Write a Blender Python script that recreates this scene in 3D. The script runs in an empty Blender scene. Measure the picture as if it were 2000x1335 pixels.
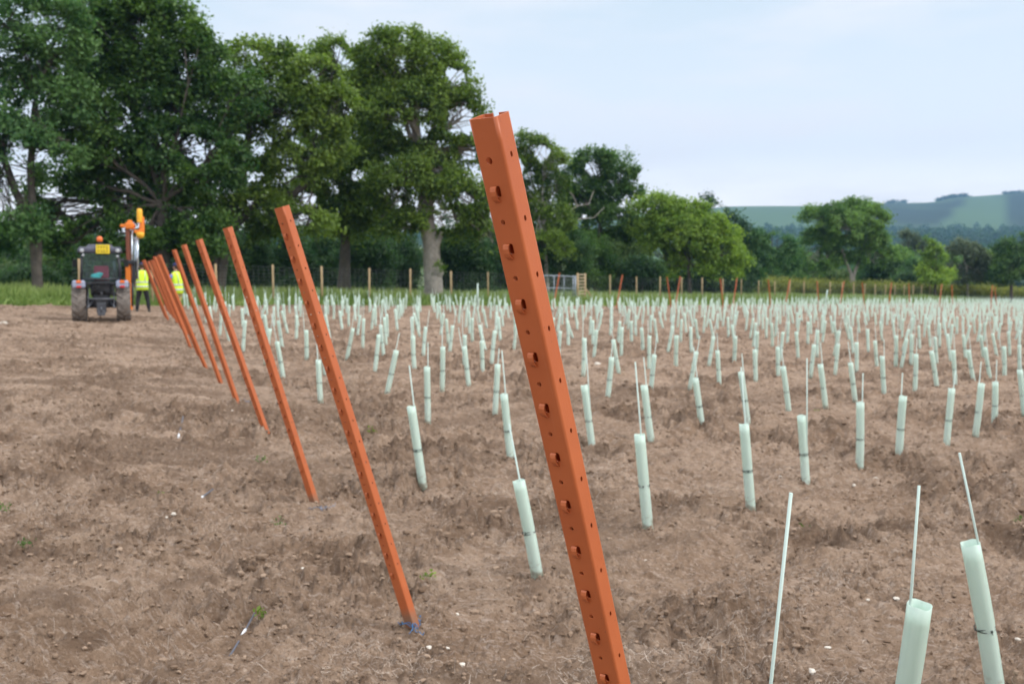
import bpy, bmesh, math, random
import numpy as np
from mathutils import Vector, Matrix, Quaternion
R = math.radians
scene = bpy.context.scene
col = scene.collection
# ------------------------------------------------------------------ camera, sky, sun, exposure
EYE = 1.6
PITCH = R(3.96)
FPX = 1944.4            # 35 mm lens on a 36 mm sensor, in photo pixels (2000 wide)
cam_d = bpy.data.cameras.new("camera"); cam = bpy.data.objects.new("camera", cam_d); col.objects.link(cam)
cam.location = (0, 0, EYE); cam.rotation_euler = (R(90) - PITCH, 0, 0)
cam_d.lens = 35; cam_d.sensor_width = 36; cam_d.clip_start = 0.05; cam_d.clip_end = 20000
cam_d.dof.use_dof = True; cam_d.dof.focus_distance = 2.0; cam_d.dof.aperture_fstop = 7.0
scene.camera = cam
scene.render.resolution_x = 1024; scene.render.resolution_y = 683
scene.cycles.use_denoising = True
try: scene.cycles.denoiser = 'OPENIMAGEDENOISE'
except Exception: pass
scene.cycles.max_bounces = 8; scene.cycles.transmission_bounces = 6; scene.cycles.transparent_max_bounces = 8
scene.cycles.volume_bounces = 0
scene.view_settings.view_transform = 'Standard'; scene.view_settings.look = 'None'
scene.view_settings.exposure = 0.22; scene.view_settings.gamma = 1.0

SUN_DIR = Vector((0.80, -0.30, 0.66)).normalized()
world = bpy.data.worlds.new("World"); scene.world = world; world.use_nodes = True
wn = world.node_tree; wn.nodes.clear()
def N(t, kind, **kw):
    n = t.nodes.new(kind)
    for k, v in kw.items(): setattr(n, k, v)
    return n
wo = N(wn, 'ShaderNodeOutputWorld'); wb = N(wn, 'ShaderNodeBackground'); wb.inputs[1].default_value = 0.1
sky = N(wn, 'ShaderNodeTexSky', sky_type='NISHITA', sun_disc=False)
sky.sun_elevation = math.asin(SUN_DIR.z); sky.sun_rotation = math.atan2(SUN_DIR.x, SUN_DIR.y)
sky.air_density = 1.0; sky.dust_density = 3.0; sky.altitude = 50
tc = N(wn, 'ShaderNodeTexCoord'); sep = N(wn, 'ShaderNodeSeparateXYZ'); wn.links.new(tc.outputs['Generated'], sep.inputs[0])
ramp = N(wn, 'ShaderNodeValToRGB')
cr = ramp.color_ramp
CLOUD = [(0.0, (1.25, 1.17, 1.10)), (0.05, (1.10, 1.06, 1.02)), (0.12, (.76, .80, .84)), (0.27, (.55, .645, .715)), (0.5, (.74, .80, .88)), (1.0, (1.0, 1.0, 1.0))]
cr.elements[0].position = 0.0; cr.elements[0].color = (*CLOUD[0][1], 1)
cr.elements[1].position = 1.0; cr.elements[1].color = (*CLOUD[-1][1], 1)
for p_, c_ in CLOUD[1:-1]:
    e_ = cr.elements.new(p_); e_.color = (*c_, 1)
wn.links.new(sep.outputs['Z'], ramp.inputs[0])
mp = N(wn, 'ShaderNodeMapping'); mp.inputs['Scale'].default_value = (1.0, 1.0, 4.0); wn.links.new(tc.outputs['Generated'], mp.inputs[0])
no = N(wn, 'ShaderNodeTexNoise'); no.inputs['Scale'].default_value = 4.2; no.inputs['Detail'].default_value = 4; no.inputs['Roughness'].default_value = .5
wn.links.new(mp.outputs[0], no.inputs[0])
mr = N(wn, 'ShaderNodeMapRange'); mr.inputs[1].default_value = .44; mr.inputs[2].default_value = .66; mr.inputs[3].default_value = 0; mr.inputs[4].default_value = .75
wn.links.new(no.outputs[0], mr.inputs[0])
mxc = N(wn, 'ShaderNodeMixRGB'); mxc.inputs[2].default_value = (.76, .76, .79, 1)
wn.links.new(mr.outputs[0], mxc.inputs[0]); wn.links.new(ramp.outputs[0], mxc.inputs[1])
# overcast sky grows brighter overhead than at the horizon
ov = N(wn, 'ShaderNodeMapRange'); ov.inputs[1].default_value = .30; ov.inputs[2].default_value = .9; ov.inputs[3].default_value = 12.6; ov.inputs[4].default_value = 24
wn.links.new(sep.outputs['Z'], ov.inputs[0])
vm = N(wn, 'ShaderNodeVectorMath', operation='SCALE'); wn.links.new(mxc.outputs[0], vm.inputs[0]); wn.links.new(ov.outputs[0], vm.inputs['Scale'])
mx = N(wn, 'ShaderNodeMixRGB'); mx.inputs[0].default_value = .90
wn.links.new(sky.outputs[0], mx.inputs[1]); wn.links.new(vm.outputs[0], mx.inputs[2])
wn.links.new(mx.outputs[0], wb.inputs[0]); wn.links.new(wb.outputs[0], wo.inputs[0])

sun_d = bpy.data.lights.new("sun", 'SUN'); sun = bpy.data.objects.new("sun", sun_d); col.objects.link(sun)
sun_d.energy = 1.6; sun_d.angle = R(14); sun_d.color = (1.0, .96, .90)
sun.rotation_euler = SUN_DIR.to_track_quat('Z', 'Y').to_euler(); sun.location = (0, 0, 60)

# ------------------------------------------------------------------ helpers
random.seed(7)
rng = np.random.default_rng(11)
cp, sp = math.cos(PITCH), math.sin(PITCH)
def ray(px, py):
    x = (px - 1000) / FPX; v = -(py - 667.5) / FPX
    return Vector((x, cp + v * sp, -sp + v * cp))
def at(px, py, Y):
    d = ray(px, py); s = Y / d.y
    return Vector((d.x * s, Y, EYE + d.z * s))

def tag(o, label=None, cat=None, group=None, kind=None):
    if label: o['label'] = label
    if cat: o['category'] = cat
    if group: o['group'] = group
    if kind: o['kind'] = kind
    return o
def thing(name, label, cat, loc=(0, 0, 0), group=None):
    o = bpy.data.objects.new(name, None); col.objects.link(o); o.location = loc
    o.empty_display_size = .1
    return tag(o, label, cat, group)
def copy_tree(o, parent=None, matrix=None):
    c = o.copy(); col.objects.link(c)
    if parent is not None: c.parent = parent
    for ch in o.children: copy_tree(ch, c)
    return c

class MB:
    """collects shapes, then builds ONE mesh object"""
    def __init__(s): s.v = []; s.f = []; s.sm = []
    def add(s, vs, fs, smooth=False):
        b = len(s.v); s.v += [tuple(v) for v in vs]
        s.f += [tuple(b + i for i in f) for f in fs]; s.sm += [smooth] * len(fs); return s
    def box(s, c, d, rot=None, taper=1.0, bev=0.0):
        hx, hy, hz = d[0] / 2, d[1] / 2, d[2] / 2
        if bev <= 0:
            vs = [(x * (taper if z > 0 else 1), y * (taper if z > 0 else 1), z) for z in (-hz, hz) for (x, y) in ((-hx, -hy), (hx, -hy), (hx, hy), (-hx, hy))]
            fs = [(3, 2, 1, 0), (4, 5, 6, 7), (0, 1, 5, 4), (1, 2, 6, 5), (2, 3, 7, 6), (3, 0, 4, 7)]
        else:
            bm = bmesh.new(); bmesh.ops.create_cube(bm, size=1)
            for v in bm.verts: v.co = Vector((v.co.x * d[0] * (taper if v.co.z > 0 else 1), v.co.y * d[1] * (taper if v.co.z > 0 else 1), v.co.z * d[2]))
            bmesh.ops.bevel(bm, geom=list(bm.edges), offset=bev, segments=2, affect='EDGES', profile=.5)
            bm.verts.index_update(); vs = [tuple(v.co) for v in bm.verts]; fs = [tuple(v.index for v in f.verts) for f in bm.faces]; bm.free()
        M = rot if rot is not None else Matrix.Identity(3)
        c = Vector(c)
        return s.add([M @ Vector(v) + c for v in vs], fs)
    def tube(s, pts, rad, n=8, cap=True, smooth=True, closed=False):
        pts = [Vector(p) for p in pts]; k = len(pts)
        if not hasattr(rad, '__len__'): rad = [rad] * k
        vs = []; prev = None
        for i, p in enumerate(pts):
            if closed: t = pts[(i + 1) % k] - pts[i - 1]
            else: t = pts[min(i + 1, k - 1)] - pts[max(i - 1, 0)]
            if t.length < 1e-9: t = Vector((0, 0, 1))
            t.normalize()
            if prev is None:
                a = Vector((1, 0, 0)) if abs(t.x) < .8 else Vector((0, 1, 0))
                u = t.cross(a).normalized()
            else:
                u = (prev - t * prev.dot(t))
                u = u.normalized() if u.length > 1e-6 else t.orthogonal().normalized()
            prev = u; w = t.cross(u)
            for j in range(n):
                a = 2 * math.pi * j / n
                vs.append(p + (u * math.cos(a) + w * math.sin(a)) * rad[i])
        fs = []
        for i in range(k if closed else k - 1):
            i2 = (i + 1) % k
            for j in range(n):
                j2 = (j + 1) % n
                fs.append((i * n + j, i * n + j2, i2 * n + j2, i2 * n + j))
        s.add(vs, fs, smooth)
        if cap and not closed:
            b = len(s.v) - len(vs)
            s.f += [tuple(b + j for j in range(n))[::-1], tuple(b + (k - 1) * n + j for j in range(n))]; s.sm += [False, False]
        return s
    def lathe(s, prof, c, axis='Z', n=24, smooth=True):
        """prof: list of (radius, height)"""
        c = Vector(c); vs = []; k = len(prof)
        for (r, h) in prof:
            for j in range(n):
                a = 2 * math.pi * j / n
                p = (r * math.cos(a), r * math.sin(a), h)
                if axis == 'X': p = (p[2], p[0], p[1])
                elif axis == 'Y': p = (p[0], p[2], p[1])
                vs.append(c + Vector(p))
        fs = [(i * n + j, i * n + (j + 1) % n, (i + 1) * n + (j + 1) % n, (i + 1) * n + j) for i in range(k - 1) for j in range(n)]
        return s.add(vs, fs, smooth)
    def ball(s, c, r, n=12, m=8, smooth=True):
        if not hasattr(r, '__len__'): r = (r, r, r)
        vs = [Vector(c) + Vector((0, 0, -r[2]))]
        for i in range(1, m):
            t = -math.pi / 2 + math.pi * i / m
            for j in range(n):
                a = 2 * math.pi * j / n
                vs.append(Vector(c) + Vector((r[0] * math.cos(t) * math.cos(a), r[1] * math.cos(t) * math.sin(a), r[2] * math.sin(t))))
        vs.append(Vector(c) + Vector((0, 0, r[2])))
        fs = [(0, 1 + (j + 1) % n, 1 + j) for j in range(n)]
        for i in range(m - 2):
            for j in range(n):
                a = 1 + i * n; b = a + n
                fs.append((a + j, a + (j + 1) % n, b + (j + 1) % n, b + j))
        a = 1 + (m - 2) * n; L = len(vs) - 1
        fs += [(a + j, a + (j + 1) % n, L) for j in range(n)]
        return s.add(vs, fs, smooth)
    def build(s, name, mat, parent=None, origin=None):
        me = bpy.data.meshes.new(name)
        vs = s.v if origin is None else [(v[0] - origin[0], v[1] - origin[1], v[2] - origin[2]) for v in s.v]
        me.from_pydata(vs, [], s.f); me.polygons.foreach_set('use_smooth', s.sm)
        me.materials.append(mat); me.update()
        o = bpy.data.objects.new(name, me); col.objects.link(o)
        if parent is not None: o.parent = parent
        if origin is not None: o.location = origin
        return o

def np_mesh(name, verts, faces, mat, parent=None, smooth=False, attrs=None):
    """faces: (n,3) or (n,4) int array"""
    me = bpy.data.meshes.new(name)
    verts = np.ascontiguousarray(verts, dtype=np.float32); faces = np.ascontiguousarray(faces, dtype=np.int32)
    nf, k = faces.shape
    me.vertices.add(len(verts)); me.vertices.foreach_set('co', verts.ravel())
    me.loops.add(nf * k); me.loops.foreach_set('vertex_index', faces.ravel())
    me.polygons.add(nf)
    me.polygons.foreach_set('loop_start', np.arange(0, nf * k, k, dtype=np.int32))
    me.polygons.foreach_set('loop_total', np.full(nf, k, dtype=np.int32))
    me.polygons.foreach_set('use_smooth', np.full(nf, smooth, dtype=bool))
    if attrs:
        for an, av in attrs.items():
            av = np.ascontiguousarray(av, dtype=np.float32)
            if av.ndim == 1:
                a = me.attributes.new(an, 'FLOAT', 'POINT'); a.data.foreach_set('value', av)
            else:
                a = me.attributes.new(an, 'FLOAT_VECTOR', 'POINT'); a.data.foreach_set('vector', av.ravel())
    me.materials.append(mat); me.update(calc_edges=True)
    o = bpy.data.objects.new(name, me); col.objects.link(o)
    if parent is not None: o.parent = parent
    return o

# --- numpy noise
def _hash(ix, iy, s):
    n = (ix.astype(np.int64) * 374761393 + iy.astype(np.int64) * 668265263 + s * 1442695041) & 0xFFFFFFFF
    n = ((n ^ (n >> 13)) * 1274126177) & 0xFFFFFFFF
    n = ((n ^ (n >> 15)) * 2246822519) & 0xFFFFFFFF
    return ((n ^ (n >> 16)) & 0xFFFFFF) / float(0xFFFFFF) * 2 - 1
def vnoise(x, y, s=0):
    x = np.asarray(x, dtype=np.float64); y = np.asarray(y, dtype=np.float64)
    ix = np.floor(x); iy = np.floor(y); fx = x - ix; fy = y - iy
    u = fx * fx * (3 - 2 * fx); v = fy * fy * (3 - 2 * fy)
    a = _hash(ix, iy, s); b = _hash(ix + 1, iy, s); c = _hash(ix, iy + 1, s); d = _hash(ix + 1, iy + 1, s)
    return (a * (1 - u) + b * u) * (1 - v) + (c * (1 - u) + d * u) * v
def fbm(x, y, o=4, s=0, g=.5):
    r = 0; a = 1; t = 0
    for k in range(o):
        c_, s_ = math.cos(.7 * k), math.sin(.7 * k)
        r = r + a * vnoise((x * c_ - y * s_) * 2 ** k, (x * s_ + y * c_) * 2 ** k, s + 17 * k); t += a; a *= g
    return r / t
def worley(x, y, s=0):
    x = np.asarray(x, dtype=np.float64); y = np.asarray(y, dtype=np.float64)
    ix = np.floor(x); iy = np.floor(y); best = np.full(x.shape, 9.0); hh = np.zeros(x.shape)
    for dx in (-1, 0, 1):
        for dy in (-1, 0, 1):
            cx = ix + dx; cy = iy + dy
            px = cx + .5 + .45 * _hash(cx, cy, s); py = cy + .5 + .45 * _hash(cx, cy, s + 5)
            d = (x - px) ** 2 + (y - py) ** 2; m = d < best
            best = np.where(m, d, best); hh = np.where(m, _hash(cx, cy, s + 9), hh)
    return np.sqrt(best), hh
def smooth(a, b, x):
    t = np.clip((x - a) / (b - a), 0, 1); return t * t * (3 - 2 * t)

# --- materials
def mat(name, color, rough=.8, metal=0.0, vary=0.0, scale=20.0, bump=0.0, bscale=60.0, spec=None, color2=None, trans=0.0, coat=0):
    m = bpy.data.materials.new(name); m.use_nodes = True; t = m.node_tree; b = t.nodes['Principled BSDF']
    b.inputs['Base Color'].default_value = (*color, 1); b.inputs['Roughness'].default_value = rough; b.inputs['Metallic'].default_value = metal
    if spec is not None: b.inputs['Specular IOR Level'].default_value = spec
    if trans: b.inputs['Transmission Weight'].default_value = trans
    if coat: b.inputs['Coat Weight'].default_value = coat
    tc = N(t, 'ShaderNodeTexCoord')
    if vary or color2:
        n = N(t, 'ShaderNodeTexNoise'); n.inputs['Scale'].default_value = scale; n.inputs['Detail'].default_value = 5; n.inputs['Roughness'].default_value = .65
        t.links.new(tc.outputs['Object'], n.inputs[0])
        r = N(t, 'ShaderNodeMapRange'); r.inputs[1].default_value = .3; r.inputs[2].default_value = .7
        t.links.new(n.outputs[0], r.inputs[0])
        x = N(t, 'ShaderNodeMixRGB'); c2 = color2 if color2 else tuple(c * (1 - vary) for c in color)
        x.inputs[1].default_value = (*color, 1) if color2 else (*[min(1, c * (1 + vary)) for c in color], 1); x.inputs[2].default_value = (*c2, 1)
        t.links.new(r.outputs[0], x.inputs[0]); t.links.new(x.outputs[0], b.inputs['Base Color'])
    if bump:
        n = N(t, 'ShaderNodeTexNoise'); n.inputs['Scale'].default_value = bscale; n.inputs['Detail'].default_value = 4
        t.links.new(tc.outputs['Object'], n.inputs[0]); bp = N(t, 'ShaderNodeBump'); bp.inputs['Strength'].default_value = bump; bp.inputs['Distance'].default_value = .01
        t.links.new(n.outputs[0], bp.inputs['Height']); t.links.new(bp.outputs[0], b.inputs['Normal'])
    return m

def leaf_mat(name, dark, light, tr=.42, rough=.55):
    m = bpy.data.materials.new(name); m.use_nodes = True; t = m.node_tree; t.nodes.clear()
    out = N(t, 'ShaderNodeOutputMaterial'); at_ = N(t, 'ShaderNodeAttribute', attribute_name='tint')
    x = N(t, 'ShaderNodeMixRGB'); x.inputs[1].default_value = (*dark, 1); x.inputs[2].default_value = (*light, 1)
    t.links.new(at_.outputs['Fac'], x.inputs[0])
    p = N(t, 'ShaderNodeBsdfPrincipled'); p.inputs['Roughness'].default_value = rough; p.inputs['Specular IOR Level'].default_value = .35
    t.links.new(x.outputs[0], p.inputs['Base Color'])
    g = N(t, 'ShaderNodeHueSaturation'); g.inputs['Value'].default_value = 1.5; g.inputs['Saturation'].default_value = 1.1; t.links.new(x.outputs[0], g.inputs['Color'])
    tl = N(t, 'ShaderNodeBsdfTranslucent'); t.links.new(g.outputs[0], tl.inputs[0])
    ms = N(t, 'ShaderNodeMixShader'); ms.inputs[0].default_value = tr
    t.links.new(p.outputs[0], ms.inputs[1]); t.links.new(tl.outputs[0], ms.inputs[2]); t.links.new(ms.outputs[0], out.inputs[0])
    return m

# ------------------------------------------------------------------ terrain
def edge_y(X):   # where the bare soil stops and the grass verge starts
    X = np.asarray(X, dtype=float)
    return np.where(X < 10, 38 + .884 * (X + 19.5), 64.1 + 1.21 * (X - 10))
def base_h(X, Y):
    X = np.asarray(X, dtype=float); Y = np.asarray(Y, dtype=float)
    xc = np.clip(X, -45, 110); yc = np.clip(Y, -30, 160)
    near = -.026 * xc - .004 * yc
    r = np.sqrt(X * X + Y * Y)
    t = smooth(130, 330, r)
    q = np.clip((Y - 330) / 1250, 0, 1) ** 1.35
    valley = -6 + 72 * q
    az = X / np.maximum(Y, 1.0)
    ridge = np.interp(az, [-.6, -.2, .0, .216, .30, .385, .42, .44, .50, .55, .8], [70, 75, 118, 160, 163, 170, 172, 184, 192, 194, 190])
    hill = smooth(1450, 2450, Y + 60 * vnoise(X / 260, Y / 700, 4))
    h = near * (1 - t) + valley * t
    h = h + (ridge - 66) * hill * t + hill * t * 5 * vnoise(X / 300, Y / 300, 8)
    return h
def relief(X, Y):
    X = np.asarray(X, dtype=float); Y = np.asarray(Y, dtype=float)
    left = smooth(.3, -1.2, X + .38 * (Y - 4.6))           # headland side, driven over by the tractor
    w1 = X + .15 * vnoise(X * 3, Y * 3, 21); w2 = Y + .15 * vnoise(X * 3, Y * 3, 22)
    h = .060 * fbm(X * .7, Y * .7, 3, 1)
    d1, c1 = worley(w1 * 6.5, w2 * 6.5, 3); k1 = smooth(-.15, .35, fbm(X * 1.1, Y * 1.1, 3, 31))
    h = h + (.062 * np.maximum(0, 1 - (d1 / .62) ** 2) * np.maximum(0, .5 + 1.1 * c1)) * (.25 + 1.1 * k1) * (1 - .5 * left)
    d2, c2 = worley(w1 * 17, w2 * 17, 7)
    h = h + .030 * np.maximum(0, 1 - (d2 / .60) ** 2) * np.maximum(0, .6 + 1.1 * c2) * (.5 + .7 * k1)
    d3, c3 = worley(w1 * 44, w2 * 44, 13)
    h = h + .0095 * np.maximum(0, 1 - (d3 / .60) ** 2) * np.maximum(0, .7 + 1.0 * c3)
    h = h + .030 * (.5 - np.abs(fbm(X * 5, Y * 5, 4, 41, .62))) + .006 * fbm(X * 30, Y * 30, 3, 43, .7)
    # rows worked along the planting direction
    v = (-.655 * X + .628 * Y) / .907
    h = h + .042 * np.sin(v * 2 * math.pi / 1.15 + 1.8 * vnoise(X * .4, Y * .4, 51)) * (1 - left) * (.6 + .5 * vnoise(X * .5, Y * .5, 52)) + .055 * np.abs(fbm(v * 2.6, (X + Y) * .30, 3, 61)) * (1 - .5 * left)
    # smeared, combed soil of the headland
    u = Y * .96 + X * .28 + .12 * vnoise(X * .8, Y * .8, 71)
    h = h + left * (.17 * np.minimum(.28, np.abs(fbm(u * 2.1, X * .42, 3, 72))) + .05 * np.abs(fbm(u * 6, X * 1.0, 3, 75)) + .03 * fbm(u * 9, X * 1.3, 2, 73))
    # curved scrapes of a tyre turning at bottom left
    rr = np.sqrt((X + 2.40) ** 2 + (Y - 5.05) ** 2) + .03 * vnoise(X * 5, Y * 5, 88); an = np.arctan2(Y - 5.05, X + 2.40)
    msk = smooth(1.5, 1.3, rr) * smooth(.45, .6, rr) * smooth(-2.6, -2.3, an) * smooth(-.1, -.4, an)
    h = h + msk * (.085 * (.45 - np.abs(np.sin((rr + .12 * an) * math.pi / .165))))
    # cracks/holes
    ck = fbm(u * 1.35 + .25 * vnoise(X * 2.2, Y * 2.2, 81), X * .38, 3, 82); cm = smooth(-.05, .30, fbm(X * .9, Y * .9, 2, 83))
    h = h - left * cm * (.060 * np.exp(-(ck / .035) ** 2) - .030 * np.exp(-((ck - .09) / .05) ** 2))
    cr_ = fbm(v * 1.2 + .3 * vnoise(X * 2, Y * 2, 84), (X + Y) * .35, 3, 85); cm2 = smooth(.05, .35, fbm(X * .7, Y * .7, 2, 86))
    h = h - (1 - left) * cm2 * (.055 * np.exp(-(cr_ / .03) ** 2) - .03 * np.exp(-((cr_ - .08) / .05) ** 2))
    h = h - .050
    hole = smooth(.55, .75, fbm(X * 2.6, Y * 2.6, 3, 91)); h = h - .045 * hole
    # disturbed soil heaps where each end post was driven in
    return h * smooth(0, 1.0, edge_y(X) - Y + .8)
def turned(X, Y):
    '''freshly turned, moister soil, darkened further to stand in for clod shading: in the cloddy patches, along the worked lines and in the tyre scrapes'''
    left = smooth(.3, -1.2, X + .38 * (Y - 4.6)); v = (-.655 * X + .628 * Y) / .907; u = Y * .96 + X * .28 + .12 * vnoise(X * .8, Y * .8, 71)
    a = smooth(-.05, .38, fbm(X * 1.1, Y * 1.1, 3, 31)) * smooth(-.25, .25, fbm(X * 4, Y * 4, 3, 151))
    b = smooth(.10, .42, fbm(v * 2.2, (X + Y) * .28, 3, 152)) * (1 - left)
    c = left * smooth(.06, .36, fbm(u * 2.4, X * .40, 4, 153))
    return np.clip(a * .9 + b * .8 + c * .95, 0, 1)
def ground_z(x, y):
    return float(base_h(x, y) + relief(np.array([float(x)]), np.array([float(y)]))[0])
def ground_pt(px, py):
    d = ray(px, py); s = 1.0
    lo, hi = .5, 400.0
    # bisection on the smooth ground
    f = lambda s: EYE + d.z * s - float(base_h(d.x * s, d.y * s))
    for _ in range(50):
        mid = (lo + hi) / 2
        if f(mid) > 0: lo = mid
        else: hi = mid
    return Vector((d.x * lo, d.y * lo, float(base_h(d.x * lo, d.y * lo))))

def land_material():
    m = bpy.data.materials.new("soil_and_grassland"); m.use_nodes = True; t = m.node_tree; L = t.links.new; b = t.nodes['Principled BSDF']
    b.inputs['Roughness'].default_value = .95; b.inputs['Specular IOR Level'].default_value = .12
    tc = N(t, 'ShaderNodeTexCoord')
    def noise(scale, det=5, rg=.6, mapping=None):
        n = N(t, 'ShaderNodeTexNoise'); n.inputs['Scale'].default_value = scale; n.inputs['Detail'].default_value = det; n.inputs['Roughness'].default_value = rg
        if mapping:
            mp = N(t, 'ShaderNodeMapping'); mp.inputs['Scale'].default_value = mapping[0]; mp.inputs['Rotation'].default_value = (0, 0, mapping[1]); L(tc.outputs['Object'], mp.inputs[0]); L(mp.outputs[0], n.inputs[0])
        else: L(tc.outputs['Object'], n.inputs[0])
        return n.outputs[0]
    def rng_(s, a, b_, c=0., d=1.):
        r = N(t, 'ShaderNodeMapRange'); r.inputs[1].default_value = a; r.inputs[2].default_value = b_; r.inputs[3].default_value = c; r.inputs[4].default_value = d; L(s, r.inputs[0]); return r.outputs[0]
    def mixc(f, a, b_):
        x = N(t, 'ShaderNodeMixRGB'); L(f, x.inputs[0])
        for i, q in ((1, a), (2, b_)):
            if isinstance(q, tuple): x.inputs[i].default_value = (*q, 1)
            else: L(q, x.inputs[i])
        return x.outputs[0]
    c = mixc(rng_(noise(1.3, 6), .35, .65), (.215, .142, .094), (.315, .225, .160))
    c = mixc(rng_(noise(9, 6, .7), .45, .66), c, (.165, .106, .069))
    c = mixc(rng_(noise(38, 5, .7), .55, .70, 0, .85), c, (.40, .31, .24))      # dry crumbs
    c = mixc(rng_(noise(14, 5, .7, ((1, 5, 1), .5)), .52, .68, 0, .7), c, (.42, .345, .29))  # straw-pale crust
    c = mixc(rng_(noise(3.1, 4, .6), .54, .68, 0, .7), c, (.125, .082, .056))       # damp, dark soil
    c = mixc(rng_(noise(120, 3, .7), .56, .70, 0, .7), c, (.09, .06, .042))
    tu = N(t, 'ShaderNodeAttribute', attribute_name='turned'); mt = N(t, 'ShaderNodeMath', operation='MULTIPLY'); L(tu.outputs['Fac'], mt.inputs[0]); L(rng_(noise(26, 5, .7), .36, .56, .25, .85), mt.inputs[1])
    c = mixc(mt.outputs[0], c, (.118, .077, .052))  # shading of clods and furrows put into the albedo, over moister turned soil
    ga = N(t, 'ShaderNodeAttribute', attribute_name='cover')
    gf = N(t, 'ShaderNodeAttribute', attribute_name='grass')
    gn = noise(.9, 6, .65); gc = mixc(rng_(gn, .3, .7, 0, .35), ga.outputs['Vector'], (.10, .13, .035))
    hs = N(t, 'ShaderNodeHueSaturation'); hs.inputs['Value'].default_value = 1.10; hs.inputs['Saturation'].default_value = 1.0; L(c, hs.inputs['Color']); c2 = mixc(gf.outputs['Fac'], hs.outputs[0], gc)
    L(c2, b.inputs['Base Color'])
    bp = N(t, 'ShaderNodeBump'); bp.inputs['Strength'].default_value = 1.0; bp.inputs['Distance'].default_value = .012
    L(noise(70, 6, .75), bp.inputs['Height'])
    bp2 = N(t, 'ShaderNodeBump'); bp2.inputs['Strength'].default_value = .8; bp2.inputs['Distance'].default_value = .022
    L(noise(22, 5, .7), bp2.inputs['Height']); L(bp.outputs[0], bp2.inputs['Normal']); L(bp2.outputs[0], b.inputs['Normal'])
    return m
M_LAND = land_material()

def cover_attrs(X, Y):
    e = Y - edge_y(X)
    g = smooth(-.35, .35, e + .5 * vnoise(X * 1.5, Y * 1.5, 101))
    cov = np.empty((len(X), 3))
    cov[:] = (.085, .145, .032)
    az = X / np.maximum(Y, 1)
    far = smooth(200, 420, Y)
    # valley fields
    cellx = np.floor((X + .25 * Y) / 190 + .6 * vnoise(X / 300, Y / 300, 111)); celly = np.floor((Y - .1 * X) / 170 + .3 * vnoise(X / 200, Y / 300, 112))
    hh = _hash(cellx, celly, 113)[:, None]
    fields = np.where(hh > .35, np.array([.12, .17, .05]), np.where(hh > -.3, np.array([.06, .11, .035]), np.array([.10, .12, .045])))
    cov = cov * (1 - far[:, None]) + fields * far[:, None]
    hillm = smooth(1350, 1550, Y)[:, None]
    down = np.array([.064, .120, .050]) * (1 + .12 * fbm(X / 120, Y / 260, 4, 121)[:, None])
    wood = np.array([.007, .020, .012])
    # hanging woods on the scarp: right of the photo, with a clear grass slope between them
    slope = smooth(1500, 2450, Y)
    w = smooth(.325, .375, az + .03 * fbm(X / 90, Y / 200, 3, 131)) * smooth(.98, .86, slope + .1 * fbm(X / 80, Y / 150, 3, 132))
    wn = .62 + .38 * smooth(-.25, .15, fbm(X / 70, Y / 160, 3, 137))
    w = w * np.where(az < .44, wn, 1)
    a0 = .458 - .030 * (1 - slope); a1 = .487 + .012 * (1 - slope)
    clear = smooth(a0 - .003, a0 + .003, az) * smooth(a1 + .003, a1 - .003, az)
    w = w * (1 - clear)
    patch = smooth(.34, .46, fbm(X / 150, Y / 300, 3, 141)) * (az < .33)
    w = np.clip(w + patch * .8, 0, 1)[:, None]
    downs = down * (1 - w) + wood * w
    cov = cov * (1 - hillm) + downs * hillm
    return g, cov

def polar_grid(a0, a1, na, rs):
    az = np.linspace(a0, a1, na); A, Rr = np.meshgrid(az, rs)
    X = (Rr * np.sin(A)).ravel(); Y = (Rr * np.cos(A)).ravel()
    nr = len(rs); i = np.arange(nr - 1)[:, None] * na + np.arange(na - 1)[None, :]
    i = i.ravel(); F = np.stack([i, i + 1, i + na + 1, i + na], 1)
    return X, Y, F

rs = .9 * (84 / .9) ** (np.linspace(0, 1, 1150))
X, Y, F = polar_grid(R(-42), R(42), 1050, rs)
Z = base_h(X, Y) + relief(X, Y)
g, cov = cover_attrs(X, Y)
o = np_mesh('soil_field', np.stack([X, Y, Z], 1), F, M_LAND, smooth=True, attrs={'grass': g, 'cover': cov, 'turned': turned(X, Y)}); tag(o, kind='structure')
rs = np.concatenate([[.01], np.geomspace(.8, 9000, 420)])
X, Y, F = polar_grid(R(-180), R(180), 721, rs)
r_ = np.hypot(X, Y)
inside = (np.abs(np.arctan2(X, Y)) < R(41.5)) & (r_ < 82)
Z = base_h(X, Y) - np.where(inside, .16, 0.0)
g, cov = cover_attrs(X, Y)
o = np_mesh('ground', np.stack([X, Y, Z], 1), F, M_LAND, smooth=True, attrs={'grass': g, 'cover': cov}); tag(o, kind='structure')

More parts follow.
